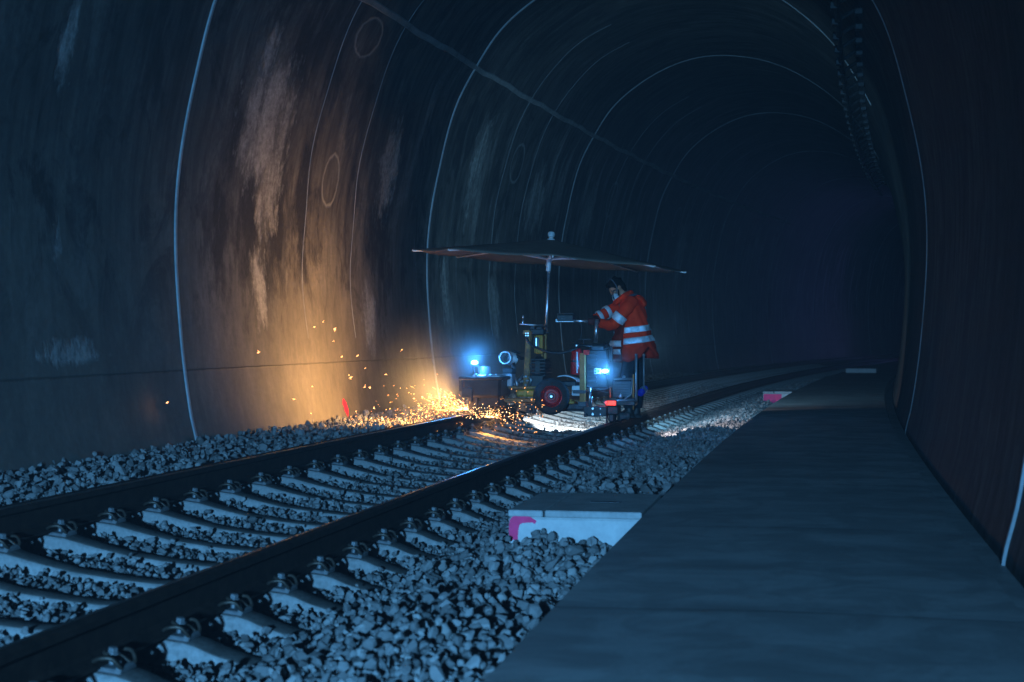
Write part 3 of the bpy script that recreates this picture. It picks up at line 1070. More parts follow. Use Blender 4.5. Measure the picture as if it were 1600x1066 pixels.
# mast: two worn yellow channels and their cross piece
def f(bm):
    tube_px(bm, [(819, 603, 18.55), (823, 518, 18.55)], 0.0)
    a, b = P(818.5, 604, 18.5), P(823.5, 518, 18.5)
    ex = Vector((cos(YAW), sin(YAW), 0))
    up = (b - a).normalized()
    ey = up.cross(ex).normalized()
    R = Matrix((ex, ey, up)).transposed()
    L = (b - a).length
    add_box(bm, (a + b) / 2, (0.012, 0.07, L), bev=0.003, rot=R)
    for o in (-1, 1): add_box(bm, (a + b) / 2 + ex * 0.0 + ey * o * 0.034 + ex * 0.029, (0.058, 0.010, L), bev=0.003, rot=R)
    add_box(bm, b + up * -0.01, (0.085, 0.09, 0.05), bev=0.004, rot=R)
mast = part('mast_channel', M['yellow'], f)
def f(bm):
    for q, (u, v) in enumerate(((821.5, 521), (825, 521), (821.5, 524.5), (825, 524.5))): add_lathe(bm, P(u, v, 18.44), (0, -1, 0), [(0, 0.009), (0.012, 0.009)], 6)
part('mast_bolts', M['steel'], f, mast)
def f(bm):
    qbox(bm, 849.5, 518, 854, 604, 18.75, 0.06, 0.004)
    qbox(bm, 845.5, 530, 848.5, 604, 18.75, 0.05, 0.004)
part('mast_channel', M['yellow'], f)
def f(bm):
    qbox(bm, 836, 524, 848, 553, 18.6, 0.2, 0.012)
    for q in range(5): qbox(bm, 835 + 2.9 * q, 525, 836.2 + 2.9 * q, 552, 18.57, 0.24, 0.002)
feed = part('feed_motor', M['yellow_clean'], f)
def f(bm): add_lathe(bm, P(838, 541, 18.52), (0, 0, 1), [(0, 0.03), (0.0, 0.035), (0.10, 0.035), (0.11, 0.02)], 16)
part('motor_core', M['alu'], f, feed, angle=30)
def f(bm):
    qbox(bm, 826, 514, 850, 523, 18.6, 0.16, 0.01)
    qbox(bm, 829, 506, 836, 516, 18.62, 0.10, 0.01)
    qbox(bm, 838, 511, 847, 515, 18.6, 0.12, 0.006)
    qbox(bm, 846, 519, 858, 521, 18.68, 0.1, 0.004)
part('feed_head', M['steel_dark'], f)
def f(bm):
    tube_px(bm, [(812, 506.5, 18.55), (836, 508, 18.55), (856, 509.5, 18.6)], 0.013)
    tube_px(bm, [(817, 507, 18.55), (817.3, 499, 18.55)], [0.012, 0.009])
    add_ball(bm, P(817.4, 495.5, 18.55), (0.014, 0.014, 0.026), 10)
part('hand_crank', M['steel'], f, smooth=True)

# engine body
def f(bm):
    qbox(bm, 829, 557, 851, 602, 18.6, 0.45, 0.06)
    qbox(bm, 825, 585, 850, 606, 18.58, 0.42, 0.02)
    for q in range(6): qbox(bm, 828, 561 + 5 * q, 852, 563 + 5 * q, 18.585, 0.46, 0.002)
part('engine_block', M['black'], f)
def f(bm):
    tube_px(bm, [(800, 604, 18.45), (809, 596, 18.45), (818, 586, 18.5)], 0.014)
    tube_px(bm, [(804, 590, 18.4), (808, 600, 18.4), (806, 606, 18.4)], 0.018)
    for q in range(9): add_ball(bm, P(801 + random.uniform(0, 26), 586 + random.uniform(0, 20), 18.42), random.uniform(0.012, 0.022), 8)
    tube_px(bm, [(826, 604, 18.5), (830, 594, 18.5), (826, 588, 18.5)], 0.014)
part('linkage', M['steel'], f, smooth=True)

# lower frame
def f(bm):
    qbox(bm, 784, 622.5, 836, 629, 18.25, 0.06, 0.006)
    qbox(bm, 784, 603.5, 838, 608, 18.35, 0.05, 0.006)
    qbox(bm, 789, 606, 792, 624, 18.3, 0.05, 0.004)
    qbox(bm, 786, 624, 905, 630, 19.0, 0.06, 0.006)
part('lower_frame', M['yellow'], f)
def f(bm):
    qbox(bm, 806, 609, 836, 620, 18.4, 0.18, 0.02)
    qbox(bm, 818, 609, 822, 620, 18.38, 0.2, 0.004)
part('gearbox', M['yellow_clean'], f)
def f(bm):
    add_lathe(bm, P(827, 640, 18.3), (0.2, -1, 0), [(0, 0.03), (0.05, 0.03), (0.055, 0.02)], 14)
    qbox(bm, 822, 632, 836, 646, 18.35, 0.1, 0.008)
    tube_px(bm, [(822, 646, 18.3), (812, 643, 18.2), (803, 648, 18.1)], 0.014)
part('guide_roller', M['steel_dark'], f, angle=35)

# pneumatic transport wheel, turned to the camera
WC = P(861.5, 619.5, 18.28)
WAX = Vector((-0.04, -1.0, 0.02)).normalized()
wheel = part('transport_wheel', M['tyre'], lambda bm: add_lathe(bm, WC - WAX * 0.055, WAX, [(0.0, 0.125), (-0.0, 0.150), (0.008, 0.192), (0.025, 0.215), (0.042, 0.221), (0.055, 0.2225), (0.07, 0.221), (0.088, 0.215), (0.104, 0.192), (0.112, 0.150), (0.112, 0.132), (0.09, 0.128)], 48, caps=False), angle=40)
def f(bm):
    add_lathe(bm, WC + WAX * 0.018, WAX, [(0.0, 0.0), (0.0, 0.045), (0.004, 0.05), (-0.006, 0.060), (-0.010, 0.085), (0.010, 0.095), (0.016, 0.100), (0.008, 0.106), (-0.004, 0.116), (0.030, 0.124), (0.036, 0.131), (0.026, 0.136), (-0.02, 0.136)], 40)
rim = part('rim', M['rim'], f, wheel, angle=28)
def f(bm):
    add_lathe(bm, WC + WAX * 0.02, WAX, [(0.0, 0.040), (0.01, 0.034), (0.022, 0.030), (0.05, 0.026), (0.055, 0.018), (0.04, 0.014), (0.04, 0.0)], 20)
part('hub', M['steel'], f, wheel, angle=30)
def f(bm):
    pts = [(871, 588, 18.4), (880, 586.5, 18.4), (890, 588, 18.4), (899, 592, 18.4), (901, 596, 18.4)]
    prev = None
    for p in spline([P(*q) for q in pts], 4):
        row = [bm.verts.new(p), bm.verts.new(p + Vector((0.06, 0.30, 0.0))), bm.verts.new(p + Vector((0.06, 0.30, -0.012))), bm.verts.new(p + Vector((0, 0, -0.012)))]
        if prev:
            for k in range(4): bm.faces.new((prev[k], prev[(k + 1) % 4], row[(k + 1) % 4], row[k]))
        prev = row
part('wheel_guard', M['white_part'], f, smooth=True)
part('axle_bracket', M['steel_dark'], lambda bm: (qbox(bm, 855, 596, 900, 604, 18.55, 0.3, 0.01), tube_px(bm, [(861.5, 619.5, 18.32), (861.5, 619.5, 18.7)], 0.02)))

# centre: post, white bricks, legs
part('frame_post', M['wood'], lambda bm: (qbox(bm, 905.5, 552, 914, 629, 18.4, 0.08, 0.005)))
part('post_reflector', M['label_red'], lambda bm: qbox(bm, 911.5, 547, 920, 554.5, 18.36, 0.05, 0.003))
def f(bm):
    for v in (603, 611.5): qbox(bm, 893.5, v, 906, v + 7.2, 18.5, 0.14, 0.006)
part('counterweight', M['white_part'], f)
part('weight_strap', M['cabinet'], lambda bm: qbox(bm, 895, 610, 914, 615, 18.38, 0.1, 0.004))
part('post_foot', M['cabinet'], lambda bm: qbox(bm, 903, 628, 916, 636, 18.38, 0.12, 0.006))
part('yellow_block', M['yellow_clean'], lambda bm: (qbox(bm, 886, 627, 897, 631, 18.4, 0.12, 0.006), qbox(bm, 888, 624, 893, 628, 18.42, 0.08, 0.004)))
def f(bm):
    tube_px(bm, [(922, 606, 18.35), (921, 636, 18.35)], 0.016, 10)
    tube_px(bm, [(925, 620, 18.36), (924, 636, 18.36)], 0.010, 8)
part('support_leg', M['alu'], f, smooth=True)
def f(bm):
    qbox(bm, 880, 631, 912, 640, 18.65, 0.1, 0.01)
    qbox(bm, 873, 636, 914, 643, 18.9, 0.12, 0.01)
part('cross_beam', M['steel_dark'], f)
def f(bm):
    qbox(bm, 912.5, 635.5, 947, 651, 18.45, 0.03, 0.004)
    qbox(bm, 911.5, 646, 918, 652, 18.42, 0.06, 0.012)
anchor = part('bolted_bracket', M['grey_plate_dark'] if 'grey_plate_dark' in M else M['steel_dark'], f)
def f(bm):
    for u in (926, 939):
        for v in (638.5, 647.5): add_lathe(bm, P(u, v, 18.46), WAX, [(0, 0.018), (0.02, 0.018), (0.024, 0.012)], 6)
part('bracket_bolts', M['steel'], f, anchor)

# control cabinet
def f(bm):
    qbox(bm, 915, 546, 951, 607, 18.55, 0.42, 0.02)
    qbox(bm, 936, 541, 953, 560, 18.6, 0.3, 0.02)
    for q in range(7): qbox(bm, 919, 553 + 7 * q, 932, 556 + 7 * q, 18.535, 0.03, 0.003)
cab = part('control_cabinet', M['cabinet'], f)
part('cabinet_panel', M['steel_dark'], lambda bm: qbox(bm, 934, 560, 948, 603, 18.53, 0.03, 0.004), cab)
def f(bm):
    tube_px(bm, [(948, 545, 18.5), (950.5, 570, 18.5), (950, 606, 18.5)], 0.014)
    tube_px(bm, [(914, 577, 18.5), (914, 604, 18.5), (938, 609, 18.5), (950, 608, 18.5)], 0.010)
part('cabinet_guard', M['steel_dark'], f, cab, smooth=True)
part('cabinet_top', M['steel_dark'], lambda bm: (qbox(bm, 921, 537, 946, 547, 18.5, 0.4, 0.03), qbox(bm, 904, 529.5, 921, 531, 18.4, 0.2, 0.003), tube_px(bm, [(912, 531, 18.45), (913, 540, 18.45)], 0.01)), cab)
br = part('lamp_bracket', M['white_part'], lambda bm: qbox(bm, 928, 575.5, 938.5, 584.5, 18.44, 0.06, 0.004))
def f(bm):
    for u, v in ((930.5, 578), (930.5, 582), (935, 580)): add_lathe(bm, P(u, v, 18.437), (0, -1, 0), [(0, 0.012), (0.004, 0.012)], 10)
part('bracket_holes', M['black'], f, br)
part('side_lamp', M['black'], lambda bm: qbox(bm, 938.5, 575.5, 952, 584.8, 18.46, 0.06, 0.006))
part('side_lamp_lens', M['led'], lambda bm: add_ball(bm, P(945.3, 580.2, 18.45), (0.044, 0.02, 0.022), 18))

# handle column with the long bar and its control box
def f(bm):
    tube_px(bm, [(930.5, 536, 18.9), (932.5, 499, 18.9)], 0.026, 12)
col_ = part('handle_column', M['alu'], f, smooth=True)
part('handle_bar', M['alu'], lambda bm: tube_px(bm, [(894, 501, 18.85), (936, 503.5, 18.95)], 0.018, 10), smooth=True)
def f(bm):
    qbox(bm, 869.5, 489.5, 896, 491.5, 18.8, 0.2, 0.004)
    qbox(bm, 870, 492, 895.5, 502.5, 18.82, 0.16, 0.008)
box_ = part('control_box', M['black'], f)
def f(bm):
    qbox(bm, 868.2, 498.5, 870.2, 503.5, 18.8, 0.16, 0.002)
    qbox(bm, 870, 502, 896, 503.2, 18.81, 0.15, 0.001)
part('box_edge', M['alu'], f, box_)
def f(bm):
    for q in range(5): add_lathe(bm, P(873.5 + 4.3 * q, 497.5, 18.82), (0, -1, 0), [(0, 0.010), (0.012, 0.008)], 10)
part('box_buttons', M['steel_dark'], f, box_)

# hoses
def f(bm):
    add_tube(bm, spline([P(823, 528, 18.45), P(828, 537, 18.42), P(846, 546.5, 18.45), P(866, 551.5, 18.4), P(882, 550.5, 18.38), P(898, 545, 18.4), P(908, 540, 18.42), P(925, 540, 18.44)], 6), 0.016, 8)
part('hose', M['hose'], f, smooth=True)
def f(bm):
    add_tube(bm, spline([P(872, 502, 18.9), P(905, 505, 18.85), P(909, 515, 18.85), P(908, 530, 18.85), P(915, 542, 18.8)], 6), 0.010, 8)
part('hose', M['hose'], f, smooth=True)
def f(bm):
    add_tube(bm, spline([P(940, 540, 18.6), P(948, 537, 18.55), P(953, 545, 18.5), P(953, 566, 18.5)], 6), 0.012, 8)
part('hose', M['hose'], f, smooth=True)

# rear carrier on the near rail
def f(bm):
    tube_px(bm, [(994, 553, 18.85), (994, 626, 18.85)], 0.017, 8)
    tube_px(bm, [(951, 626, 18.75), (994.5, 626, 18.85)], 0.017, 8)
    tube_px(bm, [(958, 592, 18.8), (988, 592, 18.85)], 0.012, 8)
    tube_px(bm, [(988, 592, 18.85), (986.5, 616, 18.85), (976, 624, 18.82)], 0.010, 8)
part('rear_frame', M['grey_plate'], f, smooth=True)
def f(bm):
    qbox(bm, 956, 594, 987, 623, 18.92, 0.30, 0.02)
    for q in range(6): qbox(bm, 957, 597 + 4 * q, 986, 598.4 + 4 * q, 18.905, 0.03, 0.002)
part('battery_box', M['cabinet'], f)
def f(bm):
    add_lathe(bm, P(970, 622, 18.8), (0, -0.3, 1), [(0, 0.02), (0.03, 0.024), (0.035, 0.016), (0.06, 0.014)], 12)
    tube_px(bm, [(967, 620, 18.8), (971, 614, 18.8), (974, 620, 18.8)], 0.007)
    add_ball(bm, P(975, 589, 18.85), 0.022, 8)
part('battery_clamp', M['alu'], f, smooth=True)
part('strap', M['orange_strap'], lambda bm: (qbox(bm, 952.5, 580, 954.5, 622, 18.72, 0.03, 0.002), qbox(bm, 988.5, 585, 990.5, 640, 18.85, 0.03, 0.002)))
def f(bm):
    qbox(bm, 948, 634.5, 966, 648, 18.78, 0.26, 0.012)
    qbox(bm, 950, 646, 960, 660, 18.80, 0.20, 0.02)
    qbox(bm, 946.5, 634, 949, 661, 18.74, 0.05, 0.003)
    qbox(bm, 962, 622, 992, 634, 18.85, 0.3, 0.01)
part('roller_housing', M['steel_dark'], f)
def f(bm):
    a = P(966, 651, 18.93); b = P(985, 649, 19.0)
    add_lathe(bm, a, b - a, [(0, 0.030), (0.0, 0.052), (0.02, 0.055), (0.03, 0.040), (0.11, 0.040), (0.12, 0.052), (0.14, 0.05), (0.15, 0.02)], 20)
part('rail_roller', M['steel'], f, angle=35)
tl = part('tail_lamp', M['black'], lambda bm: qbox(bm, 945, 625.5, 963, 634.5, 18.72, 0.06, 0.006))
part('tail_lens', M['tail'], lambda bm: qbox(bm, 946.5, 626.5, 962, 633.5, 18.70, 0.04, 0.004), tl)
part('lamp_socket', M['alu'], lambda bm: add_lathe(bm, P(944.5, 629, 18.72), (0.3, -1, 0), [(0, 0.022), (0.02, 0.026), (0.05, 0.022), (0.055, 0.0)], 16), tl, angle=35)
part('foot_rail', M['steel'], lambda bm: tube_px(bm, [(930, 634.5, 18.6), (946, 635, 18.7)], 0.008))
def f(bm):
    tube_px(bm, [(1006, 606, 19.0), (1006, 556, 19.0)], 0.013, 8)
    add_ball(bm, P(1006, 555, 19.0), 0.02, 8)
part('push_rod', M['grey_plate'], f, smooth=True)
def f(bm):
    a = P(999, 616, 18.95); b = P(1011, 604, 19.1)
    add_lathe(bm, a, b - a, [(0, 0.03), (0.02, 0.045), (0.07, 0.045), (0.08, 0.03), (0.11, 0.03), (0.12, 0.04), (0.16, 0.04), (0.17, 0.02)], 16)
rc = part('rod_clamp', M['blue_part'], f, angle=35)
part('clamp_ring', M['alu'], lambda bm: add_lathe(bm, P(1005, 610, 19.0), P(1011, 604, 19.1) - P(999, 616, 18.95), [(0, 0.05), (0.02, 0.05)], 16), rc)

# fire extinguisher carried on the trolley
ext = empty('fire_extinguisher', P(901, 585, 18.6), 'red fire extinguisher with black valve standing on the trolley behind the ochre post', 'fire extinguisher')
def f(bm): add_lathe(bm, P(899.5, 585.5, 18.62), (0.045, 0, 1), [(0, 0.060), (0.01, 0.066), (0.29, 0.066), (0.325, 0.048), (0.34, 0.022)], 28)
part('cylinder', M['red'], f, ext, angle=35)
def f(bm):
    qbox(bm, 898, 537, 905, 543.5, 18.57, 0.06, 0.008)
    tube_px(bm, [(893, 534, 18.6), (900, 535, 18.6), (907, 539, 18.6)], 0.010)
    tube_px(bm, [(895, 538.5, 18.6), (902, 539, 18.6)], 0.009)
part('valve', M['black'], f, ext)
part('gauge', M['alu'], lambda bm: add_lathe(bm, P(901.5, 540.5, 18.56), (0, -1, 0), [(0, 0.014), (0.012, 0.014), (0.014, 0)], 14), ext)
part('side_stripe', M['white_part'], lambda bm: qbox(bm, 900.6, 550, 902.4, 583, 18.535, 0.03, 0.002), ext)
part('carrier_strap', M['black'], lambda bm: add_lathe(bm, P(900.3, 566, 18.62), (0.045, 0, 1), [(0, 0.0675), (0.022, 0.0675)], 28), ext)

# ------------------------------------------------------------------ umbrella
UB = P(850.5, 600, 18.85)
umb = empty('umbrella', UB, 'wide flat brown umbrella on a bright pole, sheltering the grinding trolley', 'umbrella')
APEX = P(861, 374, 18.85)
ax_u = (APEX - P(850.5, 515, 18.85)).normalized()
tilt = Matrix.Rotation(0.080, 3, 'Y') @ Matrix.Rotation(0.020, 3, 'X')
HUB = APEX


def cpt(r, k8, drop_extra=0.0):
    """canopy point at radius r (0..1) in direction k8 (eighths of a turn, fractional allowed)"""
    a = 2 * pi * k8 / 8
    fk = k8 - math.floor(k8)
    inr = cos(pi / 8) / cos((fk - 0.5) * pi / 4)
    R = 1.70 * r * (inr if True else 1)
    sag = 0.018 * sin(pi * fk) * r * (1.2 - r) - 0.03 * sin(pi * fk) * (r ** 3)
    z = -0.262 * (r ** 0.96) + sag - drop_extra
    return HUB + tilt @ Vector((R * cos(a), R * sin(a), z))


bm = bmesh.new()
NR, NK = 9, 48
rings = [[bm.verts.new(cpt(0.02 + 0.98 * i / NR, 8 * j / NK)) for j in range(NK)] for i in range(NR + 1)]
cen = bm.verts.new(HUB + Vector((0, 0, -0.002)))
for j in range(NK): bm.faces.new((cen, rings[0][j], rings[0][(j + 1) % NK]))
for i in range(NR):
    for j in range(NK): bm.faces.new((rings[i][j], rings[i + 1][j], rings[i + 1][(j + 1) % NK], rings[i][(j + 1) % NK]))
cano = finish('canopy', bm, M['canopy'], umb, smooth=True)
sm = cano.modifiers.new('thickness', 'SOLIDIFY'); sm.thickness = 0.004
SL = P(858.5, 405, 18.85)
for k8 in range(8):
    bm = bmesh.new()
    add_tube(bm, [cpt(0.05, k8, 0.045), cpt(0.5, k8, 0.034), cpt(1.0, k8, 0.020), cpt(1.015, k8, 0.010)], 0.011, 6)
    rb = finish('rib', bm, M['rib'], umb)
    bm = bmesh.new()
    add_tube(bm, [SL + Vector((cos(2 * pi * k8 / 8), sin(2 * pi * k8 / 8), 0)) * 0.03, cpt(0.46, k8, 0.05)], 0.013, 6)
    finish('strut', bm, M['rib'], rb)
def f(bm):
    add_tube(bm, [P(850.8, 560, 18.85), P(858.8, 400, 18.85)], 0.019, 12)
part('pole', M['alu'], f, umb, smooth=True)
def f(bm):
    add_lathe(bm, P(856.6, 424, 18.85), P(858.6, 402, 18.85) - P(856.6, 424, 18.85), [(0, 0.024), (0.0, 0.030), (0.13, 0.030), (0.14, 0.044), (0.165, 0.046), (0.18, 0.034)], 20)
part('runner', M['white_part'], f, umb, angle=35)
def f(bm):
    add_lathe(bm, APEX + Vector((0, 0, -0.01)), (0.05, 0, 1), [(0, 0.05), (0.012, 0.048), (0.02, 0.03), (0.035, 0.026), (0.045, 0.04), (0.075, 0.046), (0.10, 0.036), (0.115, 0.0)], 18)
part('finial', M['white_part'], f, umb, angle=40)

# ------------------------------------------------------------------ operator
DP = 19.3
person = empty('person', P(986, 648, DP), 'person in orange hi-vis jacket and respirator leaning over the trolley handle', 'person')


def remeshed(name, bm, mat, parent, voxel=0.014, smooth=4):
    o = finish(name, bm, mat, parent)
    md = o.modifiers.new('join', 'REMESH'); md.mode = 'VOXEL'; md.voxel_size = voxel; md.use_smooth_shade = True
    if smooth:
        ms = o.modifiers.new('relax', 'SMOOTH'); ms.factor = 0.5; ms.iterations = smooth
    return o


hc = P(963.5, 450.5, DP)          # head centre
HR = Matrix.Rotation(radians(-38), 3, 'Y') @ Matrix.Rotation(radians(14), 3, 'Z')  # facing left, bowed


def hp(x, y, z): return hc + HR @ Vector((x, y, z))   # x < 0 is the face


bm = bmesh.new()
add_ball(bm, hp(0.005, 0, 0.025), (0.100, 0.076, 0.098), 20, HR)       # skull
add_ball(bm, hp(-0.030, 0, -0.040), (0.068, 0.060, 0.082), 16, HR)     # jaw and cheeks
add_ball(bm, hp(-0.062, 0, -0.092), (0.026, 0.030, 0.022), 12, HR)     # chin
add_ball(bm, hp(-0.098, 0, -0.012), (0.020, 0.014, 0.024), 12, HR)     # nose
add_ball(bm, hp(-0.084, 0, 0.030), (0.020, 0.052, 0.016), 12, HR)      # brow
add_ball(bm, hp(-0.090, 0, -0.055), (0.014, 0.026, 0.012), 12, HR)     # lips
for sg in (-1, 1): add_ball(bm, hp(0.015, sg * 0.080, -0.012), (0.020, 0.010, 0.032), 12, HR)
add_tube(bm, [hp(0.03, 0, -0.04), P(978, 470, DP)], [0.058, 0.062], 12)
add_tube(bm, [P(978, 466, DP), P(988, 500, DP), P(990, 545, DP)], [0.11, 0.145, 0.14], 14)       # trunk
for dy, pts in ((-0.24, [(984, 474), (970, 494), (957, 507), (940, 504), (928, 503)]), (0.2, [(979, 474), (962, 482), (948, 489), (936, 495), (928, 499)])):
    arm = [P(u, v, DP + dy * (1 - 0.22 * i)) for i, (u, v) in enumerate(pts)]
    add_tube(bm, arm, [0.052, 0.048, 0.042, 0.036, 0.028], 10)
for dy, pts in ((-0.11, [(988, 548), (982, 590), (984, 640)]), (0.11, [(994, 548), (996, 592), (994, 640)])):
    add_tube(bm, [P(u, v, DP + dy) for u, v in pts], [0.085, 0.06, 0.042], 10)
remeshed('body', bm, M['skin'], person, 0.013, 3)

def f(bm):   # hair cap
    add_ball(bm, hp(0.016, 0, 0.038), (0.108, 0.086, 0.102), 22, HR)
    add_ball(bm, hp(0.062, 0, -0.005), (0.060, 0.078, 0.090), 16, HR)
    add_ball(bm, hp(0.055, 0, -0.062), (0.052, 0.066, 0.055), 14, HR)
    add_ball(bm, hp(-0.045, 0, 0.095), (0.060, 0.066, 0.035), 14, HR)
    for q in range(26):
        a = random.uniform(0, 2 * pi); b = random.uniform(0.2, 1.2)
        add_ball(bm, hp(0.016 + 0.104 * cos(a) * cos(b) * (0.4 if cos(a) < -0.2 else 1), 0.083 * sin(a) * cos(b), 0.045 + 0.098 * sin(b)), random.uniform(0.012, 0.024), 6)
hb = bmesh.new(); f(hb)
for v in list(hb.verts):
    l = HR.inverted() @ (v.co - hc)
    if l.x < -0.045 and l.z < 0.052: v.co = hc + HR @ Vector((-0.045 + (l.x + 0.045) * 0.1, l.y * 0.8, l.z))
remeshed('hair', hb, M['hair'], person, 0.012, 1)
eb = bmesh.new()
for sg in (-1, 1): add_ball(eb, hp(-0.088, sg * 0.030, 0.012), (0.008, 0.013, 0.006), 8, HR)
finish('eyes', eb, M['black'], person, smooth=True)
bb = bmesh.new()
add_tube(bb, [hp(-0.02, -0.070, -0.03), hp(-0.05, -0.060, -0.075), hp(-0.078, -0.02, -0.108), hp(-0.078, 0.02, -0.108), hp(-0.05, 0.060, -0.075), hp(-0.02, 0.070, -0.03)], [0.008, 0.014, 0.016, 0.016, 0.014, 0.008], 8)
finish('beard', bb, M['hair'], person, smooth=True)
mk = bmesh.new()
add_ball(mk, hp(-0.078, -0.004, -0.075), (0.050, 0.060, 0.050), 18, HR)
add_lathe(mk, hp(-0.085, -0.040, -0.090), HR @ Vector((-0.5, -1, -0.3)), [(0, 0.03), (0.03, 0.03), (0.034, 0.022)], 14)
add_lathe(mk, hp(-0.085, 0.040, -0.090), HR @ Vector((-0.5, 1, -0.3)), [(0, 0.03), (0.03, 0.03), (0.034, 0.022)], 14)
mask = finish('respirator', mk, M['mask'], person, smooth=True)
sb = bmesh.new()
add_tube(sb, spline([hp(-0.075, -0.058, -0.050), hp(-0.03, -0.084, -0.01), hp(-0.012, -0.094, 0.05), hp(-0.004, -0.066, 0.125), hp(0.0, 0, 0.150), hp(-0.004, 0.066, 0.125), hp(-0.012, 0.094, 0.05), hp(-0.075, 0.058, -0.05)], 5), 0.0065, 6)
finish('mask_strap', sb, M['strap'], mask, smooth=True)
sb = bmesh.new()
add_tube(sb, spline([hp(-0.128, -0.03, -0.09), hp(-0.118, -0.052, -0.045), hp(-0.075, -0.062, 0.0), hp(-0.02, -0.086, -0.03)], 5), 0.008, 6)
finish('mask_seal', sb, M['black'], mask, smooth=True)

# jacket: rings (v, left edge, right edge, half depth)
JR = [(461, 969, 986, 0.085), (466, 968, 994, 0.13), (471, 967, 1001, 0.20), (478, 967, 1005, 0.245), (490, 967, 1009, 0.26), (505, 966, 1012, 0.255),
      (518, 962, 1016, 0.26), (532, 958, 1020, 0.27), (546, 956, 1025, 0.28), (557, 956, 1030, 0.285), (566, 957, 1033, 0.285)]


def jacket_at(v, th, off=0.0):
    for a, b in zip(JR[:-1], JR[1:]):
        if v <= b[0] or b is JR[-1]:
            k = max(0.0, min(1.0, (v - a[0]) / (b[0] - a[0])))
            uL, uR, hy = (a[i] + (b[i] - a[i]) * k for i in (1, 2, 3))
            break
    cu, hu = (uL + uR) / 2, (uR - uL) / 2
    c = P(cu, v, DP)
    fold = 0.010 * sin(5 * th + v * 0.11) + 0.007 * sin(11 * th - v * 0.17) + 0.006 * sin(v * 0.55 + 2 * th)
    fold *= min(1.0, max(0.0, (v - 464) / 30))
    rx = hu / 2345.3 * DP + off + fold
    ry = hy + off + fold
    e = 0.85
    cx, sy = cos(th), sin(th)
    return c + Vector((rx * math.copysign(abs(cx) ** e, cx), ry * math.copysign(abs(sy) ** e, sy), 0))


def hem(th):
    """the hem: low in front of the hip, cut up at the near rear, low again at the tail"""
    x = cos(th)
    near = -sin(th)
    z = 560
    if near > 0: z = np.interp(x, [-1, -0.35, 0.05, 0.45, 0.62, 0.85, 1], [559, 566, 560, 545, 541, 557, 557])
    return float(z)


bm = bmesh.new()
NT_ = 56
top = 461
rows = []
for i in range(26):
    k = i / 25
    rows.append([bm.verts.new(jacket_at(top + (hem(2 * pi * j / NT_) - top) * k, 2 * pi * j / NT_)) for j in range(NT_)])
for a, b in zip(rows[:-1], rows[1:]):
    for j in range(NT_): bm.faces.new((a[j], a[(j + 1) % NT_], b[(j + 1) % NT_], b[j]))
jacket = finish('jacket', bm, M['hi_vis_worn'], person, smooth=True)
so = jacket.modifiers.new('cloth', 'SOLIDIFY'); so.thickness = 0.012

# front flap under the arm, its shade painted in as a darker red
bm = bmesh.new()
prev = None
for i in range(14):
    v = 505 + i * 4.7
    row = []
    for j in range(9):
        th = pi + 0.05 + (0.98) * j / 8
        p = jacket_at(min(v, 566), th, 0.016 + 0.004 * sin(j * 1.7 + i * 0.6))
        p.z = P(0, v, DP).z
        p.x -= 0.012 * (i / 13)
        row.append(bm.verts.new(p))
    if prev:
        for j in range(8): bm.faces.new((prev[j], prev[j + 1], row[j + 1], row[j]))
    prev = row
fl = finish('front_flap', bm, M['hi_vis_shaded'], person, smooth=True)
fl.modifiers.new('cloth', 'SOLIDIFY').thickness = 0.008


def tape(name, th0, th1, fn, width, parent, off, n=26, dx=0.0):
    bm = bmesh.new()
    prev = None
    for j in range(n + 1):
        th = th0 + (th1 - th0) * j / n
        row = []
        for q in range(4):
            v = fn(th) + width * (q / 3 - 0.5)
            p = jacket_at(v, th, off)
            p.x += dx
            row.append(bm.verts.new(p))
        if prev:
            for q in range(3): bm.faces.new((prev[q], row[q], row[q + 1], prev[q + 1]))
        prev = row
    o = finish(name, bm, M['reflective'], parent, smooth=True)
    o.modifiers.new('cloth', 'SOLIDIFY').thickness = 0.004
    return o


tape('reflective_tape', pi + 1.05, 2 * pi + 0.35, lambda th: 515 - 3.6 * cos(th), 9, jacket, 0.013)
tape('reflective_tape', pi + 1.05, 2 * pi + 0.35, lambda th: 532 - 4.2 * cos(th), 9.5, jacket, 0.013)
tape('reflective_tape', pi + 0.08, pi + 1.0, lambda th: 537, 9, jacket, 0.032, 14, -0.008)
tape('reflective_tape', pi + 0.08, pi + 1.0, lambda th: 549.5, 8, jacket, 0.032, 14, -0.010)
tape('reflective_tape', 0.4, pi - 0.1, lambda th: 523, 9, jacket, 0.013)

NEAR = [P(988, 471, DP - 0.19), P(980, 481, DP - 0.27), P(968, 496, DP - 0.28), P(957, 508, DP - 0.25), P(945, 507, DP - 0.22), P(935, 503, DP - 0.17)]
FAR = [P(978, 473, DP + 0.14), P(962, 481, DP + 0.06), P(949, 488, DP + 0.02), P(938, 494, DP - 0.02), P(930, 498, DP - 0.04)]
sb = bmesh.new()
add_tube(sb, spline(NEAR, 4), [0.090 - 0.0018 * i + 0.006 * sin(i * 1.9) for i in range(len(NEAR) * 4 - 3)], 14)
o = finish('sleeve', sb, M['hi_vis'], jacket, smooth=True)
sb = bmesh.new()
add_tube(sb, spline(FAR, 4), [0.082 - 0.0015 * i + 0.005 * sin(i * 2.1) for i in range(len(FAR) * 4 - 3)], 14)
o2 = finish('sleeve', sb, M['hi_vis'], jacket, smooth=True)


def band(path, t0, t1, r, parent):
    sp = spline(path, 8)
    i0, i1 = int(t0 * (len(sp) - 1)), int(t1 * (len(sp) - 1))
    bm = bmesh.new()
    add_tube(bm, sp[i0:i1 + 1], r, 18, caps=False)
    o = finish('reflective_tape', bm, M['reflective'], parent, smooth=True)
    o.modifiers.new('cloth', 'SOLIDIFY').thickness = 0.006


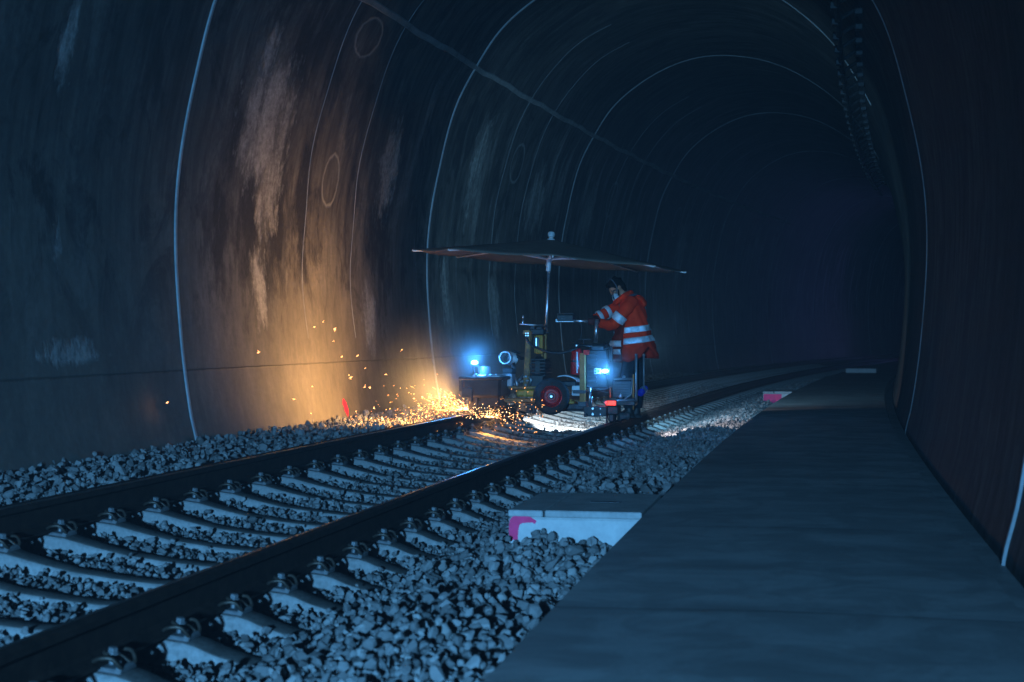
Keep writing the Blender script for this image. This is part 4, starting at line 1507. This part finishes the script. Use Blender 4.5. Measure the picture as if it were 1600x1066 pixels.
band(NEAR, 0.36, 0.48, 0.094, o)
band(FAR, 0.45, 0.58, 0.086, o2)
band(FAR, 0.74, 0.86, 0.078, o2)
# collar, hood and shoulder yoke
hb = bmesh.new()
add_tube(hb, spline([P(961, 474, DP - 0.03), P(966, 470, DP - 0.11), P(977, 462, DP - 0.125), P(986, 458, DP), P(978, 461, DP + 0.12), P(966, 469, DP + 0.1)], 5), 0.040, 10)
remeshed('collar', hb, M['hi_vis'], jacket, 0.014, 2)
hb = bmesh.new()
add_ball(hb, P(999, 469, DP), (0.085, 0.15, 0.062), 14, Matrix.Rotation(0.55, 3, 'Y'))
add_ball(hb, P(1004, 475, DP - 0.02), (0.055, 0.12, 0.060), 14, Matrix.Rotation(0.75, 3, 'Y'))
add_tube(hb, [P(994, 463, DP - 0.12), P(1003, 469, DP - 0.16), P(1008, 478, DP - 0.12)], [0.022, 0.028, 0.026], 8)
remeshed('hood', hb, M['hi_vis'], jacket, 0.014, 2)
hb = bmesh.new()
add_tube(hb, spline([P(984, 463, DP - 0.13), P(991, 460.5, DP - 0.06), P(995, 461.5, DP + 0.02)], 4), 0.030, 8, squash=0.5)
finish('hood_lining', hb, M['strap'], jacket, smooth=True)
# trousers, boots
tb = bmesh.new()
add_ball(tb, P(990, 552, DP), (0.15, 0.18, 0.14), 14)
for dy, pts in ((-0.11, [(988, 552), (981, 592), (984, 638)]), (0.11, [(994, 552), (996, 594), (994, 638)])):
    add_tube(tb, spline([P(u, v, DP + dy) for u, v in pts], 5), [0.112 - 0.003 * i for i in range(11)], 12)
remeshed('trousers', tb, M['trousers'], person, 0.016, 3)
for dy, u in ((-0.11, 983), (0.11, 994)):
    bt = bmesh.new()
    a = P(u, 636, DP + dy)
    add_tube(bt, [a, a + Vector((0, 0, -0.09))], [0.062, 0.058], 12)
    add_ball(bt, a + Vector((-0.06, 0, -0.095)), (0.13, 0.055, 0.045), 14)
    add_box(bt, a + Vector((-0.055, 0, -0.13)), (0.27, 0.10, 0.022), 0, 0.008)
    remeshed('boot', bt, M['boot'], person, 0.012, 1)


def glove(grip, back, spread, cuff):
    """a gloved fist closed over the bar at grip: palm, four fingers of unequal length and a thumb from the side of the palm"""
    bm = bmesh.new()
    bx = Vector((0.97, 0.22, 0.0)).normalized()
    pc = grip + Vector((0.012, 0, 0.018)) + back * 0.02
    add_ball(bm, pc, (0.052, 0.046, 0.028), 12)
    add_tube(bm, [cuff, cuff.lerp(pc, 0.6), pc], [0.044, 0.038, 0.03], 10)
    for q, ln in enumerate((0.92, 1.0, 0.96, 0.78)):
        o = grip + bx * (q - 1.5) * 0.023
        fwd = spread
        add_tube(bm, spline([o + Vector((0, 0, 0.030)), o + fwd * 0.034 * ln + Vector((0, 0, 0.026)), o + fwd * 0.042 * ln + Vector((0, 0, -0.006)), o + fwd * 0.022 * ln + Vector((0, 0, -0.034 * ln)), o + Vector((0, 0, -0.036 * ln))], 3), [0.0115] * 10 + [0.0105] * 2 + [0.009], 8)
    o = grip + bx * 0.05
    add_tube(bm, spline([o + Vector((0.0, 0, 0.02)), o - spread * 0.026 + Vector((-0.012, 0, -0.006)), o - spread * 0.014 + Vector((-0.034, 0, -0.034))], 4), [0.014] * 5 + [0.012] * 3 + [0.010], 8)
    return remeshed('glove', bm, M['glove'], person, 0.0075, 1)


glove(P(924, 502.6, 18.92), Vector((0, 0, 0)), Vector((0, -1, 0)), P(936, 502.5, DP - 0.18))
glove(P(929, 503, 18.935), Vector((0.3, 0.6, 0)), Vector((0, 1, 0)), P(931, 497, DP - 0.04))

# ------------------------------------------------------------------ sparks


def spark_mesh(items, hot):
    bm = bmesh.new()
    for (p, d, ln, r) in items:
        d = d.normalized()
        x, y = frame_for(d)
        a = bm.verts.new(p - d * ln); b = bm.verts.new(p + d * ln)
        ring = [bm.verts.new(p + (x * cos(q) + y * sin(q)) * r) for q in (0, 2.094, 4.189)]
        for k in range(3):
            bm.faces.new((a, ring[(k + 1) % 3], ring[k])); bm.faces.new((b, ring[k], ring[(k + 1) % 3]))
    return bm


SRC = P(735, 641, 18.1)
cool, hot = [], []
for q in range(760):
    # thrown back along the rail towards the camera and up, a fan that falls again
    t_ = random.betavariate(1.25, 1.8) * 2.1
    az = random.gauss(-0.55, 0.42); el = random.betavariate(1.3, 2.2) * 0.9
    d = Vector((-cos(az) * cos(el), sin(az) * cos(el), sin(el)))
    sp = random.uniform(0.55, 1.0)
    vel = d * sp
    p = SRC + vel * t_ + Vector((0, 0, -0.30 * t_ * t_))
    if p.z < -0.04 + random.uniform(-0.05, 0.03): p.z = -0.05 + abs(random.gauss(0, 0.05))
    if p.y > 18.6: p.y = 18.6
    v = vel + Vector((0, 0, -0.6 * t_))
    ln = random.choice((0.004, 0.005, 0.006, 0.010)) * random.uniform(0.8, 1.3)
    r = random.uniform(0.0018, 0.0044)
    (hot if random.random() < 0.30 * math.exp(-t_ * 0.9) else cool).append((p, v, ln, r))
for q in range(240):
    # the burst under the hood, on the inner side of the rail
    a = random.uniform(-0.6, pi + 0.2); rr = abs(random.gauss(0, 0.16))
    p = P(765, 652, 17.75) + Vector((rr * cos(a) * 1.5, random.gauss(0, 0.10), rr * sin(a) * 0.62))
    if p.z < -0.16: p.z = -0.16 + random.uniform(0, 0.05)
    d = Vector((cos(a), -0.3, sin(a)))
    (hot if random.random() < 0.7 else cool).append((p, d, random.choice((0.004, 0.006, 0.009)), random.uniform(0.0018, 0.0040)))
for q in range(90):
    # long thin streaks leaving the contact point
    az = random.gauss(-0.5, 0.5); el = random.betavariate(1.2, 3.0) * 1.1
    d = Vector((-cos(az) * cos(el), sin(az) * cos(el), sin(el)))
    dist = random.betavariate(1.2, 2.4) * 0.85
    p = SRC + d * dist + Vector((0, 0, -0.12 * dist * dist))
    if p.z < -0.02: continue
    (hot if dist < 0.25 else cool).append((p, d, random.uniform(0.012, 0.040), random.uniform(0.0010, 0.0019)))
for q in range(70):
    p = P(random.uniform(770, 850), random.uniform(606, 676), random.uniform(17.7, 18.1))
    cool.append((p, Vector((random.gauss(0, 1), -0.3, random.gauss(0, 1))), random.choice((0.005, 0.009, 0.014)), random.uniform(0.002, 0.005)))
root = empty('spark_shower', SRC, 'dense shower of orange and white sparks spraying from the rail at the hood', 'sparks')
root['kind'] = 'stuff'
o = finish('spark_trails', spark_mesh(cool, False), M['spark'], root)
o['kind'] = 'stuff'
o = finish('hot_core', spark_mesh(hot, True), M['spark_hot'], root)
o['kind'] = 'stuff'
LONE = [(261, 629, 13.3, 1.0), (404, 551, 15.6, 1.2), (460, 624, 16.2, 1.2), (486, 646, 16.4, 0.8), (488, 604, 16.3, 0.9), (491, 511, 16.3, 1.2), (523, 514, 16.8, 1.9), (505, 503, 16.6, 0.7),
        (534, 558, 17.0, 0.9), (559, 556, 17.1, 1.2), (548, 590, 17.1, 1.9), (556, 643, 17.1, 1.1), (578, 606, 17.3, 1.5), (584, 638, 17.3, 1.4), (628, 547, 17.6, 0.9), (521, 533, 16.8, 0.6),
        (570, 576, 17.2, 0.7), (603, 585, 17.3, 1.2), (570, 605, 17.2, 1.2), (545, 586, 17.0, 1.0)]
for (u, v, d, sc) in LONE:
    items = []
    c = P(u, v, d)
    for q in range(int(2 + sc * 2)):
        dd = Vector((random.gauss(0, 1), random.gauss(0, 0.4), random.gauss(0, 1))).normalized()
        items.append((c + dd * abs(random.gauss(0, 0.011)) * sc, dd, random.uniform(0.004, 0.012) * sc, random.uniform(0.0012, 0.0022)))
    items.append((c, Vector((1, 0, 0.3)), 0.007 * sc, 0.0042 * sc))
    tag(finish('spark', spark_mesh(items, True), M['spark_lone']), 'single bright orange spark flying alone in front of the tunnel wall', 'spark', 'lone sparks flying clear of the shower')
lamp('lone_spark_glow', 'POINT', track(13.45, -2.42, 0.36), 0.16, (1.0, 0.46, 0.12), 0.03)

# ------------------------------------------------------------------ air
t = NT('smoky_air')
t.t.nodes.remove(t.b)
pv = t.n('ShaderNodeVolumePrincipled')
pv.inputs['Color'].default_value = (0.86, 0.9, 1.0, 1)
pv.inputs['Density'].default_value = 0.0020
pv.inputs['Anisotropy'].default_value = 0.0
t.l(pv.outputs[0], t.t.nodes['Material Output'].inputs['Volume'])
HAZE = t.m
USE_HAZE = True
if USE_HAZE:
    bm = bmesh.new()
    add_box(bm, (16, 62, 3.4), (110, 170, 10.2), 0, 0)
    tag(finish('haze', bm, HAZE), 'thin smoky air filling the tunnel', 'haze', kind='stuff')

# grinding smoke, thickest round the hood and the lamps and thinning outwards
t = NT('grinding_smoke')
t.t.nodes.remove(t.b)
pos = t.n('ShaderNodeNewGeometry').outputs['Position']


def puff(c, R, k):
    d = t.n('ShaderNodeVectorMath', operation='DISTANCE')
    t.l(pos, d.inputs[0])
    d.inputs[1].default_value = c
    x = t.math('SUBTRACT', 1.0, t.math('DIVIDE', d.outputs['Value'], R), clamp=True)
    return t.math('MULTIPLY', t.math('MULTIPLY', x, x), k)


den = t.math('ADD', puff(P(712, 615, 18.0), 1.35, 0.20), t.math('ADD', puff(P(741, 563, 18.1), 0.50, 0.6), puff(P(946, 580, 18.4), 0.45, 0.9)))
wisp = t.noise(pos, 2.6, 2, 0.6)
den = t.math('MULTIPLY', den, t.math('ADD', 0.35, t.math('MULTIPLY', wisp, 1.3)))
pv = t.n('ShaderNodeVolumePrincipled')
pv.inputs['Color'].default_value = (0.9, 0.9, 0.9, 1)
t.l(den, pv.inputs['Density'])
t.l(pv.outputs[0], t.t.nodes['Material Output'].inputs['Volume'])
bm = bmesh.new()
add_ball(bm, P(780, 590, 18.15), (2.05, 1.35, 1.36), 28)
tag(finish('smoke', bm, t.m, smooth=True), 'thin smoke glowing round the grinder lamps and the spark shower', 'smoke', kind='stuff')
